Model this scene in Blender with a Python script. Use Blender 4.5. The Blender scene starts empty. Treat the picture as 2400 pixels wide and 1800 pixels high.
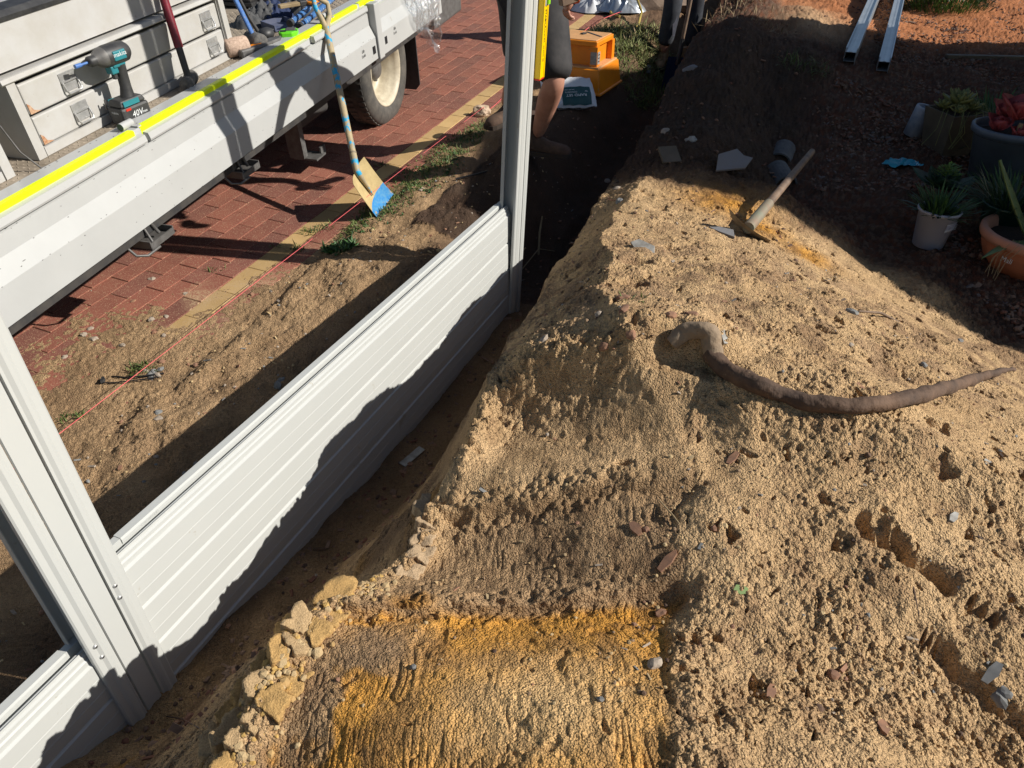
import bpy, bmesh, math, random
import numpy as np
from mathutils import Vector, Matrix, Euler, noise as mnoise
random.seed(7)
R = math.radians
scene = bpy.context.scene
col = scene.collection
# ------------------------------------------------------------------ camera, light
TH = R(36.0); FPX = 1689.0
cam_d = bpy.data.cameras.new('camera'); cam = bpy.data.objects.new('camera', cam_d); col.objects.link(cam)
cam.location = (0, 0, 0); cam.rotation_euler = (R(90) - TH, 0, 0)
cam_d.sensor_width = 36; cam_d.lens = FPX / 2400 * 36; cam_d.clip_end = 400; cam_d.clip_start = .05
scene.camera = cam
SUN_EL = R(34); SUNV = Vector((.988 * math.cos(SUN_EL), -.151 * math.cos(SUN_EL), math.sin(SUN_EL))).normalized()
world = bpy.data.worlds.new('World'); scene.world = world; world.use_nodes = True
wn = world.node_tree; wn.nodes.clear()
wo = wn.nodes.new('ShaderNodeOutputWorld'); wb = wn.nodes.new('ShaderNodeBackground'); sk = wn.nodes.new('ShaderNodeTexSky')
sk.sky_type = 'NISHITA'; sk.sun_disc = False; sk.sun_elevation = SUN_EL
sk.sun_rotation = math.atan2(SUNV.x, SUNV.y)
sk.air_density = 1.0; sk.dust_density = 0.6
wb.inputs['Strength'].default_value = .05
wn.links.new(sk.outputs[0], wb.inputs[0]); wn.links.new(wb.outputs[0], wo.inputs[0])
sd = bpy.data.lights.new('sun', 'SUN'); sd.energy = 4.3; sd.angle = R(.53); sd.color = (1, .95, .87)
so = bpy.data.objects.new('sun', sd); col.objects.link(so); so.rotation_euler = (-SUNV).to_track_quat('-Z', 'Y').to_euler()
scene.view_settings.view_transform = 'Standard'; scene.view_settings.look = 'None'
scene.view_settings.gamma = 1; scene.view_settings.use_curve_mapping = False; scene.view_settings.exposure = .5
scene.cycles.max_bounces = 6; scene.cycles.transparent_max_bounces = 12
scene.cycles.sample_clamp_indirect = 4
# ------------------------------------------------------------------ frames of reference
def ray(px, py):                    # direction from the standpoint, used to survey where things stand
    u = (px - 1200) / FPX; v = (900 - py) / FPX
    return Vector((u, math.cos(TH) + v * math.sin(TH), -math.sin(TH) + v * math.cos(TH)))
A = math.atan2(889, 2088)
FD = Vector((math.sin(A), math.cos(A), 0)); FN = Vector((math.cos(A), -math.sin(A), 0)); FW = 1.265
def fpt(s, w, z): return FD * s + FN * (w - FW) + Vector((0, 0, z))
MF = Matrix((( FN.x, FD.x, 0, -FW * FN.x), (FN.y, FD.y, 0, -FW * FN.y), (0, 0, 1, 0), (0, 0, 0, 1)))   # (w, s, z) -> world
def sw(P): return P.x * FD.x + P.y * FD.y, P.x * FN.x + P.y * FN.y + FW
# ------------------------------------------------------------------ numpy noise
def _h(ix, iy, seed):
    n = (ix.astype(np.int64) * 374761393 + iy.astype(np.int64) * 668265263 + seed * 2147483647) & 0xffffffff
    n = ((n ^ (n >> 13)) * 1274126177) & 0xffffffff
    n = ((n ^ (n >> 16)) * 2246822519) & 0xffffffff
    return ((n ^ (n >> 15)) & 0xffffff) / float(0xffffff)
def vn(x, y, seed=0):
    ix = np.floor(x); iy = np.floor(y); fx = x - ix; fy = y - iy
    fx = fx * fx * fx * (fx * (fx * 6 - 15) + 10); fy = fy * fy * fy * (fy * (fy * 6 - 15) + 10)
    a = _h(ix, iy, seed); b = _h(ix + 1, iy, seed); c = _h(ix, iy + 1, seed); d = _h(ix + 1, iy + 1, seed)
    return (a + (b - a) * fx + (c - a) * fy + (a - b - c + d) * fx * fy) * 2 - 1
def fbm(x, y, o=4, seed=0, g=.5):
    r = 0; a = 1; t = 0
    for i in range(o):
        r = r + a * vn(x * 2 ** i + 17.3 * i, y * 2 ** i - 9.1 * i, seed + i); t += a; a *= g
    return r / t
def worley(x, y, seed=0):           # F1 distance and a random number of the nearest cell
    ix = np.floor(x); iy = np.floor(y); best = np.full(x.shape, 9.); cid = np.zeros(x.shape)
    for dx in (-1, 0, 1):
        for dy in (-1, 0, 1):
            cx = ix + dx; cy = iy + dy
            px = cx + _h(cx, cy, seed); py = cy + _h(cx, cy, seed + 1)
            d = (px - x) ** 2 + (py - y) ** 2; m = d < best
            best = np.where(m, d, best); cid = np.where(m, _h(cx, cy, seed + 2), cid)
    return np.sqrt(best), cid
def sst(a, b, x):
    t = np.clip((x - a) / (b - a), 0, 1); return t * t * (3 - 2 * t)
# ------------------------------------------------------------------ the lie of the land
ES = np.array([-1.5, .30, .39, .425, .516, .632, .729, .81, .898, .985, 1.079, 1.18, 1.263, 1.438, 1.57, 1.70, 1.86, 2.02, 2.39, 2.70, 2.85, 3.5, 4.7, 6.8, 9, 12])
EW = np.array([.58, .57, .56, .554, .539, .522, .542, .562, .564, .606, .578, .571, .585, .548, .51, .495, .45, .40, .378, .31, .315, .26, .23, .10, .05, 0])
EZ = np.array([-1.30, -1.30, -1.29, -1.28, -1.24, -1.23, -1.26, -1.30, -1.34, -1.34, -1.31, -1.30, -1.29, -1.29, -1.23, -1.25, -1.34, -1.40, -1.42, -1.44, -1.45, -1.45, -1.40, -1.32, -1.1, -.95])
def base_z(x, y): return -1.95 + .08 * np.minimum(y, 14.)
def ground(x, y, fine=False):
    x = np.asarray(x, float); y = np.asarray(y, float)
    s = x * FD.x + y * FD.y; w = x * FN.x + y * FN.y + FW
    zb = base_z(x, y)
    sh = s + .06 * vn(s * 3, w * 3, 5)
    we = np.interp(s, ES, EW) + .022 * fbm(s * 7, w * 1.5, 4, 11) * (1 - .5 * sst(.4, .6, s) * (1 - sst(1, 1.2, s))); ze = np.interp(s, ES, EZ) + .008 * vn(s * 5, w * 0, 12)
    # ---- left of the fence: paving bed, loose soil
    lum = .030 * np.exp(-((w + .58) / .30) ** 2) * (1 + .45 * fbm(s * 2.3, w * 3, 3, 3)) * sst(-1.2, .5, s) * (1 - sst(3.55, 3.9, s))
    lump = .026 * fbm(s * 7, w * 9, 5, 31)
    m_soil = sst(-1.12, -.92, w + .05 * vn(s * 2.2, w * 0, 8))
    zl = zb - .035 + m_soil * (.055 + lum + lump)
    cov = sst(np.interp(s, [1.0, 1.6, 2.1, 2.9], [-2.7, -2.1, -1.65, -1.15]) + .12 * fbm(s * 3, w * 4, 3, 33), -.95, w)                  # sand spilled over the edge of the paving
    streak = 1.15 * np.exp(-(((x + 1.92) * .8 + (y - 2.85) * .25) / .20) ** 2) * np.exp(-(((y - 2.70)) / .50) ** 2)
    zl = np.maximum(zl, zb - .006 + .014 * np.clip(cov + .55 * streak - .30 + .55 * fbm(x * 9, y * 9, 4, 35) * (cov > .01) + .9 * fbm(x * 60, y * 60, 2, 36) * (np.maximum(cov, streak) > .08) * .5, 0, 1))
    zl = zl - .14 * sst(-.32, -.08, w) * (1 - sst(3.0, 3.3, s))
    # ---- trench
    zf = np.interp(s, [-1, .3, .55, .87, 1.13, 1.6, 2.1, 2.95, 3.25, 3.7, 4.6, 6, 9], [-1.62, -1.66, -1.80, -1.79, -1.84, -1.89, -1.91, -1.89, -1.98, -2.02, -1.92, -1.75, -1.5])
    zf = zf + .02 * fbm(s * 5, w * 5, 3, 41)
    q = np.clip((w) / np.maximum(we, .05), 0, 1)
    st = np.interp(s, [.3, 1.1, 1.7, 2.6, 3.2], [.12, .22, .34, .42, .45])
    pw = np.interp(s, [.3, 1.1, 1.8, 3.2], [1.0, 1.1, 1.5, 1.6])
    wall = np.clip((q - st) / (1 - st), 0, 1) ** pw
    wall = wall * (1 + .05 * np.sin(q * 9 + 3 * vn(s * 3, q, 6)) * (1 - wall))
    zt = zf + (ze - zf) * wall
    # left bank of the open trench past the far post
    tl = sst(3.0, 3.25, s)
    zleft_tr = zf + (zb + .02 - zf) * sst(.16, .50, -w)
    zleft_tr = zleft_tr + .16 * np.exp(-((x - .13) ** 2 + (y - 4.42) ** 2) / .30 ** 2)
    # ---- heap to the right of the trench edge
    v = np.maximum(w - we, 0)
    lip = .020 * np.exp(-((v - .02) / .05) ** 2) * (1 - sst(1.35, 1.6, s)) * (1 + .6 * vn(s * 7, v * 9, 51))
    ve = np.interp(s, [.4, .6, .8, 1.17, 1.6], [.76, .72, .66, .57, .55])
    wrg = np.interp(s, [0, .9, 1.4, 1.62, 1.86, 2.11, 2.57, 2.99, 3.3, 4.5], [.80, .66, .60, .42, .32, .31, .24, .17, .20, .25]) * (1 + .16 * fbm(s * 3.5, w * 0, 3, 57))
    rise = np.interp(s, [0, .9, 1.4, 1.62, 1.86, 2.11, 2.57, 2.99, 3.3, 4.5], [.14, .15, .17, .19, .28, .25, .23, .18, .14, .05]); rex = np.interp(s, [1.4, 1.8], [1.15, 1.0])
    wft = np.interp(s, [-1, 1.5, 2.3, 2.84, 3.3, 3.67, 4.2, 6], [3.6, 3.6, 3.2, 2.6, 2.1, 1.7, 1.1, .6]) + .10 * fbm(s * 1.3, w * 1.3, 3, 61)
    zr = ze + rise
    t = v / wrg
    up = ze + rise * np.where(t < 1, 1 - (1 - np.clip(t, 0, 1)) ** rex, 1)
    dn = sst(wrg * .9, wft, v) ** 1.25
    zh = up * (1 - dn) + (zb - .01 + 0 * v) * dn
    # scraped terraces on the near part of the heap, each a step up going away
    inx = sst(-.02, .10, v) * (1 - sst(-.02, .06, v - ve + .02 * vn(y * 5, x, 9)))
    y1 = .925 + .025 * fbm(x * 7, y * 0, 3, 71) + .03 * x; y2 = 1.215 + .025 * fbm(x * 8, y * 0, 3, 72) - .05 * x; y3 = 1.60 + .04 * fbm(x * 7, y * 0, 3, 73) - .10 * x
    in3 = sst(.02, .12, v) * (1 - sst(.62, .74, v)) * (1 - sst(1.75, 2.1, s)) * sst(1.15, 1.35, s)
    stp = inx * (.024 * sst(0, .022, y - y1) - .024 * sst(.05, .27, y - y1) + .036 * sst(0, .028, y - y2) - .026 * sst(.07, .36, y - y2)) + in3 * (.085 * sst(0, .08, y - y3) - .035)
    zh = zh + stp - inx * .02
    zh = zh + lip
    # small mounds in the dark dirt further off
    for (mx, my, mr, mh) in ((1.15, 4.35, .35, .07), (1.38, 3.62, .17, .09), (1.66, 3.55, .17, .09), (1.95, 6.1, .7, .28), (2.6, 7.4, .9, .22), (1.35, 5.2, .5, .14), (1.02, 3.95, .25, .06), (2.0, 3.15, .25, .05), (1.6, 8.4, .6, .2)):
        zh = zh + mh * np.exp(-((x - mx) ** 2 + (y - my) ** 2) / mr ** 2)
    # ruts pressed into the lit sand
    for (ax, ay, bx, by, rw, dp) in ((.735, 1.075, .875, .925, .024, .046), (.895, .895, .93, .85, .018, .026), (.775, .82, .80, .80, .014, .02), (.80, .80, .91, .64, .020, .030)):
        dx = bx - ax; dy = by - ay; L = math.hypot(dx, dy)
        a_ = ((x - ax) * dx + (y - ay) * dy) / L / L; pd = ((x - ax) * dy - (y - ay) * dx) / L
        zh = zh - dp * sst(-.08, .02, a_) * (1 - sst(.95, 1.08, a_)) * np.exp(-np.clip(np.abs(pd + .012 * vn(a_ * 5, a_ * 0, 81)) / rw, 0, 9) ** 4)
    for (hx, hy, hr, hd) in ((.46, 2.42, .05, .05), (.42, 2.2, .045, .045), (.62, 2.62, .04, .03), (-.42, .925, .014, .05), (.27, 1.30, .02, .025)):
        zh = zh - hd * np.exp(-(((x - hx) ** 2 + ((y - hy) * 1.6) ** 2) / hr ** 2) ** 2)
    zh = zh + .016 * fbm(x * 5, y * 5, 4, 91) * sst(.02, .3, v) * (1 + .8 * sst(.6, .9, v))
    z = np.where(w > we, zh, zt)
    zlt = np.where(s > 2.9, zl * (1 - tl) + np.minimum(zleft_tr, zb + .3) * tl, zl)
    zlt = np.where(w < -.55, zl, zlt)
    z = np.where(w < 0, zlt, z)
    bl = sst(-.10, -.02, w)     # behind the panels the soil meets the trench floor
    z = np.where((w < 0), z * (1 - bl) + zf * bl, z)
    if fine: return z, s, w, we, v, wft, np.where(w > we, stp, 0), np.where((w > 0) & (w <= we), z - zf, 0)
    return z
def gz(x, y): return float(ground(np.array([x]), np.array([y]))[0])
def G(px, py, lift=0.0):            # where the sight line to a surveyed spot meets the ground
    r = ray(px, py); t = np.arange(.6, 16, .01)
    X = r.x * t; Y = r.y * t; Z = r.z * t
    g = ground(X, Y); i = int(np.argmax(Z < g)) if (Z < g).any() else len(t) - 1
    return Vector((X[i], Y[i], g[i] + lift))
# ------------------------------------------------------------------ objects
def tag(o, label=None, cat=None, group=None, kind=None):
    if label: o['label'] = label
    if cat: o['category'] = cat
    if group: o['group'] = group
    if kind: o['kind'] = kind
    return o
def thing(name, label, cat, M=None, group=None):
    o = bpy.data.objects.new(name, None); o.empty_display_size = .05; col.objects.link(o)
    if M is not None: o.matrix_world = M
    return tag(o, label, cat, group)
def link(name, me, parent=None):
    o = bpy.data.objects.new(name, me); col.objects.link(o)
    if parent is not None: o.parent = parent
    return o
def frame(loc, z=(0, 0, 1), x=(1, 0, 0)):
    z = Vector(z).normalized(); x = Vector(x); x = (x - z * x.dot(z)).normalized(); y = z.cross(x)
    M = Matrix((x, y, z)).transposed().to_4x4(); M.translation = Vector(loc); return M
class MB:
    def __init__(s): s.v = []; s.f = []; s.sm = []; s.mi = []; s.cm = 0
    def add(s, vs, fs, smooth=False, M=None):
        n = len(s.v); s.v += [tuple(M @ Vector(p)) if M is not None else tuple(p) for p in vs]
        s.f += [tuple(i + n for i in f) for f in fs]; s.sm += [smooth] * len(fs); s.mi += [s.cm] * len(fs); return s
    def box(s, c, d, M=None, taper=1.0, bev=0.0):
        x, y, z = d[0] / 2, d[1] / 2, d[2] / 2; T = Matrix.Translation(c)
        if M is not None: T = M @ T
        if bev > 0:
            b = min(bev, x * .9, y * .9, z * .9); bm = bmesh.new()
            bmesh.ops.create_cube(bm, size=1)
            for q in bm.verts: q.co = Vector((q.co.x * 2 * x * (taper if q.co.z > 0 else 1), q.co.y * 2 * y * (taper if q.co.z > 0 else 1), q.co.z * 2 * z))
            bmesh.ops.bevel(bm, geom=bm.edges[:], offset=b, segments=2, affect='EDGES', profile=.5)
            bm.verts.index_update()
            s.add([q.co[:] for q in bm.verts], [[q.index for q in f.verts] for f in bm.faces], False, T); bm.free(); return s
        vs = [(-x, -y, -z), (x, -y, -z), (x, y, -z), (-x, y, -z)] + [(-x * taper, -y * taper, z), (x * taper, -y * taper, z), (x * taper, y * taper, z), (-x * taper, y * taper, z)]
        return s.add(vs, [(3, 2, 1, 0), (4, 5, 6, 7), (0, 1, 5, 4), (1, 2, 6, 5), (2, 3, 7, 6), (3, 0, 4, 7)], False, T)
    def tube(s, pts, rad, n=10, caps=True, smooth=True, flat=1.0, M=None):
        pts = [Vector(p) for p in pts]; k = len(pts)
        if not hasattr(rad, '__len__'): rad = [rad] * k
        up = None; rings = []
        for i, p in enumerate(pts):
            t = (pts[min(i + 1, k - 1)] - pts[max(i - 1, 0)]).normalized()
            if up is None: up = Vector((0, 0, 1)) if abs(t.z) < .9 else Vector((1, 0, 0))
            a = (up - t * up.dot(t)).normalized(); b = t.cross(a); up = a
            rings += [p + (a * math.cos(2 * math.pi * j / n) * flat + b * math.sin(2 * math.pi * j / n)) * rad[i] for j in range(n)]
        fs = [(i * n + j, i * n + (j + 1) % n, (i + 1) * n + (j + 1) % n, (i + 1) * n + j) for i in range(k - 1) for j in range(n)]
        s.add(rings, fs, smooth, M)
        if caps:
            s.add(rings[:n], [tuple(range(n))[::-1]], False, M); s.add(rings[-n:], [tuple(range(n))], False, M)
        return s
    def lathe(s, prof, n=32, M=None, smooth=True, cap0=False, cap1=False):
        vs = [(r * math.cos(2 * math.pi * j / n), r * math.sin(2 * math.pi * j / n), z) for r, z in prof for j in range(n)]
        fs = [(i * n + j, i * n + (j + 1) % n, (i + 1) * n + (j + 1) % n, (i + 1) * n + j) for i in range(len(prof) - 1) for j in range(n)]
        s.add(vs, fs, smooth, M)
        if cap0: s.add(vs[:n], [tuple(range(n))[::-1]], False, M)
        if cap1: s.add(vs[-n:], [tuple(range(n))], False, M)
        return s
    def prism(s, poly, h0, h1, M=None):
        n = len(poly); vs = [(p[0], p[1], h0) for p in poly] + [(p[0], p[1], h1) for p in poly]
        fs = [tuple(range(n))[::-1], tuple(range(n, 2 * n))] + [(i, (i + 1) % n, n + (i + 1) % n, n + i) for i in range(n)]
        return s.add(vs, fs, False, M)
    def sweep(s, prof, y0, y1, M=None, closed=True):      # profile in (x,z) extruded along y
        n = len(prof); vs = [(p[0], y0, p[1]) for p in prof] + [(p[0], y1, p[1]) for p in prof]
        m = n if closed else n - 1
        fs = [(i, (i + 1) % n, n + (i + 1) % n, n + i) for i in range(m)]
        if closed: fs += [tuple(range(n))[::-1], tuple(range(n, 2 * n))]
        return s.add(vs, fs, False, M)
    def quad(s, pts, M=None): return s.add(pts, [tuple(range(len(pts)))], False, M)
    def mesh(s, name, mats, bevel=0):
        me = bpy.data.meshes.new(name); me.from_pydata(s.v, [], s.f)
        me.polygons.foreach_set('use_smooth', s.sm)
        for m in (mats if isinstance(mats, (list, tuple)) else [mats]): me.materials.append(m)
        me.polygons.foreach_set('material_index', s.mi); me.update()
        bm = bmesh.new(); bm.from_mesh(me); bmesh.ops.recalc_face_normals(bm, faces=bm.faces)
        if bevel > 0:
            bmesh.ops.remove_doubles(bm, verts=bm.verts, dist=1e-5)
            es = [e for e in bm.edges if len(e.link_faces) == 2 and e.calc_face_angle(0) > .6]
            bmesh.ops.bevel(bm, geom=es, offset=bevel, segments=1, affect='EDGES')
        bm.to_mesh(me); bm.free(); return me
    def build(s, name, mats, parent=None, bevel=0): return link(name, s.mesh(name, mats, bevel), parent)
# ------------------------------------------------------------------ materials
def mat(name, c, rough=.6, metal=0, c2=None, nscale=8, namt=.5, bump=0, bscale=60, spots=None, sscale=20, sth=.62, spec=.5, coords='Object', detail=6, trans=0, alpha=1, stretch=None, spots2=None, s2scale=60, s2th=.66):
    m = bpy.data.materials.new(name); m.use_nodes = True; nt = m.node_tree; N = nt.nodes; L = nt.links
    b = N['Principled BSDF']; b.inputs['Roughness'].default_value = rough; b.inputs['Metallic'].default_value = metal
    b.inputs['Specular IOR Level'].default_value = spec
    if trans: b.inputs['Transmission Weight'].default_value = trans
    tc = N.new('ShaderNodeTexCoord'); src = tc.outputs[coords]
    if stretch:
        mp = N.new('ShaderNodeMapping'); mp.inputs['Scale'].default_value = stretch; L.new(src, mp.inputs[0]); src = mp.outputs[0]
    if c2 is None: c2 = tuple(v * .8 for v in c)
    nz = N.new('ShaderNodeTexNoise'); nz.inputs['Scale'].default_value = nscale; nz.inputs['Detail'].default_value = detail; nz.inputs['Roughness'].default_value = .65; L.new(src, nz.inputs['Vector'])
    cr = N.new('ShaderNodeValToRGB'); cr.color_ramp.elements[0].position = .5 - namt * .3; cr.color_ramp.elements[1].position = .5 + namt * .3
    cr.color_ramp.elements[0].color = (*c2, 1); cr.color_ramp.elements[1].color = (*c, 1); L.new(nz.outputs['Fac'], cr.inputs[0]); out = cr.outputs[0]
    for (sp, ss, stv) in ((spots, sscale, sth), (spots2, s2scale, s2th)):
        if sp:
            n2 = N.new('ShaderNodeTexNoise'); n2.inputs['Scale'].default_value = ss; n2.inputs['Detail'].default_value = 5; n2.inputs['Roughness'].default_value = .7; L.new(src, n2.inputs['Vector'])
            r2 = N.new('ShaderNodeValToRGB'); r2.color_ramp.elements[0].position = stv; r2.color_ramp.elements[1].position = stv + .03; L.new(n2.outputs['Fac'], r2.inputs[0])
            mx = N.new('ShaderNodeMix'); mx.data_type = 'RGBA'; L.new(r2.outputs[0], mx.inputs[0]); L.new(out, mx.inputs[6]); mx.inputs[7].default_value = (*sp, 1); out = mx.outputs[2]
    L.new(out, b.inputs['Base Color'])
    if bump:
        n3 = N.new('ShaderNodeTexNoise'); n3.inputs['Scale'].default_value = bscale; n3.inputs['Detail'].default_value = 6; L.new(src, n3.inputs['Vector'])
        bp = N.new('ShaderNodeBump'); bp.inputs['Strength'].default_value = 1; bp.inputs['Distance'].default_value = bump; L.new(n3.outputs['Fac'], bp.inputs['Height']); L.new(bp.outputs[0], b.inputs['Normal'])
    return m
M = {}
M['fence'] = mat('cream_powder_coat', (.50, .51, .49), .38, c2=(.485, .495, .475), nscale=3, spots=(.36, .31, .24), sscale=70, sth=.76, spots2=(.41, .395, .34), s2scale=6, s2th=.66)
M['white'] = mat('white_truck_paint', (.455, .46, .45), .33, c2=(.43, .435, .425), nscale=5, spots=(.14, .11, .09), sscale=42, sth=.735, spots2=(.36, .33, .28), s2scale=11, s2th=.68)
M['cab'] = mat('scuffed_white_paint', (.46, .455, .44), .42, c2=(.415, .40, .37), nscale=9, spots=(.22, .11, .06), sscale=17, sth=.73, spots2=(.27, .24, .2), s2scale=60, s2th=.68)
M['rust'] = mat('rusty_edge', (.33, .12, .04), .85, c2=(.5, .36, .24), nscale=60, bump=.002)
M['blackm'] = mat('black_chassis', (.03, .03, .032), .6, c2=(.06, .055, .05), nscale=14, bump=.0008)
M['greym'] = mat('dusty_grey_steel', (.16, .155, .15), .55, metal=.3, c2=(.09, .085, .08), nscale=22)
M['steel'] = mat('bright_handle_steel', (.55, .55, .54), .36, metal=.55, c2=(.38, .38, .37), nscale=40, bump=.0006, bscale=120)
M['tyre'] = mat('dusty_rubber', (.045, .043, .04), .85, c2=(.11, .10, .085), nscale=10, bump=.001, bscale=90)
M['rim'] = mat('cream_wheel_paint', (.62, .56, .43), .5, c2=(.42, .36, .26), nscale=12, spots=(.2, .14, .08), sscale=8, sth=.66)
M['deck'] = mat('dusty_chequer_plate', (.36, .30, .23), .7, c2=(.22, .18, .135), nscale=9, metal=.1, bump=.0008)
M['yellow'] = mat('fluoro_yellow_tape', (.80, .95, .0), .45, c2=(.76, .92, .0), nscale=2)
M['teal'] = mat('teal_plastic', (.03, .23, .27), .4)
M['blackp'] = mat('black_plastic', (.025, .025, .027), .5, c2=(.05, .05, .05), nscale=30)
M['rubber'] = mat('grey_black_rubber', (.07, .068, .065), .8, c2=(.14, .13, .12), nscale=60, bump=.002, bscale=150)
M['rubw'] = mat('worn_pale_rubber', (.58, .43, .33), .85, c2=(.36, .25, .19), nscale=90, bump=.002, bscale=180)
M['redh'] = mat('dark_red_fibreglass', (.22, .015, .03), .4, c2=(.12, .012, .02), nscale=40)
M['blueh'] = mat('worn_blue_paint', (.05, .14, .42), .5, c2=(.10, .22, .48), nscale=50, spots=(.3, .28, .25), sscale=60, sth=.64)
M['shovelh'] = mat('worn_blue_handle', (.42, .33, .19), .6, c2=(.33, .27, .17), nscale=30, spots=(.01, .33, .58), sscale=17, sth=.545, bump=.0006)
M['sandblade'] = mat('sand_caked_steel', (.52, .40, .19), .8, c2=(.40, .30, .14), nscale=16, bump=.0012, bscale=200)
M['blueblade'] = mat('blue_blade_tip', (.012, .20, .55), .4, c2=(.10, .30, .5), nscale=40, spots=(.40, .31, .17), sscale=30, sth=.60)
M['green'] = mat('lime_plastic', (.16, .72, .02), .4)
M['cloth'] = mat('charcoal_cloth', (.05, .052, .055), .9, c2=(.09, .09, .09), nscale=25, bump=.003, bscale=30)
M['navy'] = mat('navy_cloth', (.015, .03, .09), .8, bump=.002, bscale=40)
M['orange'] = mat('orange_plastic', (.85, .27, .008), .42, c2=(.70, .21, .008), nscale=6, spots=(.45, .26, .10), sscale=18, sth=.66)
M['orangetop'] = mat('sandy_orange_step', (.62, .32, .13), .8, c2=(.5, .27, .11), nscale=16, spots=(.6, .2, .02), sscale=9, sth=.62, bump=.001)
M['lvl'] = mat('yellow_level_paint', (.90, .60, .0), .3, c2=(.86, .56, .0), nscale=4)
M['redp'] = mat('red_plastic', (.6, .03, .015), .4)
M['vial'] = mat('lime_vial', (.35, .85, .02), .15)
M['skin'] = mat('tanned_skin', (.50, .26, .18), .5, c2=(.40, .19, .13), nscale=14, bump=.0006, bscale=300)
M['short'] = mat('dusty_black_shorts', (.016, .016, .018), .9, c2=(.045, .042, .042), nscale=7, bump=.006, bscale=9)
M['boot'] = mat('brown_suede_boot', (.11, .065, .042), .9, c2=(.06, .036, .025), nscale=18, bump=.002)
M['boot2'] = mat('tan_leather_boot', (.36, .22, .11), .8, c2=(.24, .14, .07), nscale=18, bump=.002)
M['sole'] = mat('dark_sole', (.05, .035, .025), .9)
M['shirt'] = mat('grey_work_shirt', (.22, .22, .26), .9, bump=.004, bscale=10)
M['wood'] = mat('weathered_wood_handle', (.22, .145, .095), .6, c2=(.12, .08, .055), nscale=14, stretch=(1, 1, .12), bump=.001)
M['iron'] = mat('worn_hoe_iron', (.30, .25, .18), .7, c2=(.17, .13, .09), nscale=25, bump=.001)
M['ferr'] = mat('faded_green_ferrule', (.20, .21, .15), .6, c2=(.24, .16, .11), nscale=9)
M['rootb'] = mat('dark_root_bark', (.13, .075, .045), .85, c2=(.05, .03, .02), nscale=9, stretch=(1, 1, 1), bump=.010, bscale=30, spots=(.26, .19, .11), sscale=22, sth=.66)
M['rootp'] = mat('pale_peeled_root', (.36, .27, .18), .85, c2=(.17, .115, .07), nscale=11, namt=.9, bump=.012, bscale=26, spots=(.16, .10, .06), sscale=34, sth=.62)
M['galv'] = mat('galvanised_steel', (.52, .56, .60), .32, metal=.65, c2=(.42, .46, .50), nscale=5, spots=(.14, .13, .12), sscale=30, sth=.72)
M['conc'] = mat('stained_concrete', (.16, .155, .15), .9, c2=(.09, .09, .09), nscale=14, bump=.002)
M['terra'] = mat('terracotta', (.46, .17, .085), .75, c2=(.36, .125, .06), nscale=8, bump=.0008)
M['terrarim'] = mat('faded_terracotta_rim', (.52, .26, .17), .8, c2=(.44, .20, .13), nscale=8)
M['potw'] = mat('pale_grey_pot', (.46, .47, .54), .5, c2=(.40, .41, .47), nscale=4)
M['potg'] = mat('dark_green_pot', (.012, .05, .035), .4)
M['potb'] = mat('slate_blue_pot', (.10, .13, .17), .5, c2=(.07, .09, .12), nscale=5)
M['potbr'] = mat('brown_square_pot', (.12, .095, .065), .7, c2=(.08, .065, .045), nscale=8)
M['psoil'] = mat('potting_soil', (.04, .028, .02), 1, bump=.006, bscale=80)
M['leafg'] = mat('mid_green_leaf', (.06, .14, .03), .5, c2=(.03, .08, .018), nscale=20)
M['leafd'] = mat('dark_green_leaf', (.025, .07, .03), .45, c2=(.015, .04, .015), nscale=20)
M['leafl'] = mat('lime_leaf', (.16, .26, .03), .5, c2=(.09, .17, .02), nscale=30)
M['leafy'] = mat('olive_rosette_leaf', (.24, .24, .075), .5, c2=(.14, .16, .05), nscale=20)
M['leafr'] = mat('red_succulent_leaf', (.40, .055, .06), .45, c2=(.30, .05, .045), nscale=12, spots=(.35, .12, .07), sscale=8, sth=.6)
M['aloe'] = mat('aloe_leaf', (.16, .23, .08), .4, c2=(.10, .16, .055), nscale=12)
M['grass'] = mat('grass_blade', (.13, .20, .03), .6, c2=(.07, .12, .02), nscale=10)
M['straw'] = mat('dry_stalk', (.36, .27, .15), .85, c2=(.24, .17, .09), nscale=10)
M['stw'] = mat('pale_stone', (.40, .33, .26), .85, c2=(.27, .22, .17), nscale=30, bump=.001)
M['stb'] = mat('brick_chip', (.32, .165, .095), .9, c2=(.20, .11, .07), nscale=30, bump=.001)
M['stg'] = mat('grey_pebble', (.24, .24, .23), .85, c2=(.14, .14, .135), nscale=30)
M['string'] = mat('pink_string', (.85, .14, .15), .7)
M['plasw'] = mat('white_plastic_scrap', (.38, .37, .34), .6, c2=(.2, .185, .16), nscale=30)
M['bagw'] = mat('white_cement_bag', (.66, .68, .70), .55, c2=(.60, .61, .63), nscale=8, bump=.004, bscale=20)
M['baggreen'] = mat('dark_green_print', (.008, .075, .08), .5)
M['cyan'] = mat('cyan_wrapper', (.01, .24, .36), .35, c2=(.03, .36, .42), nscale=20, spots=(.6, .7, .72), sscale=18, sth=.62)
M['ink'] = mat('black_print', (.01, .01, .012), .6)
M['inkw'] = mat('white_print', (.75, .77, .77), .6)
M['hose'] = mat('yellow_hose', (.42, .30, .06), .5, c2=(.25, .2, .06), nscale=10)
M['cable'] = mat('black_cable', (.015, .015, .017), .5)
M['slab'] = mat('pale_slate_slab', (.20, .19, .185), .8, c2=(.20, .2, .21), nscale=14, bump=.001)
M['jean'] = mat('dark_trousers', (.018, .02, .028), .9, c2=(.04, .045, .055), nscale=10, bump=.005, bscale=10)
M['hair'] = mat('brown_hair', (.04, .022, .012), .8)
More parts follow.
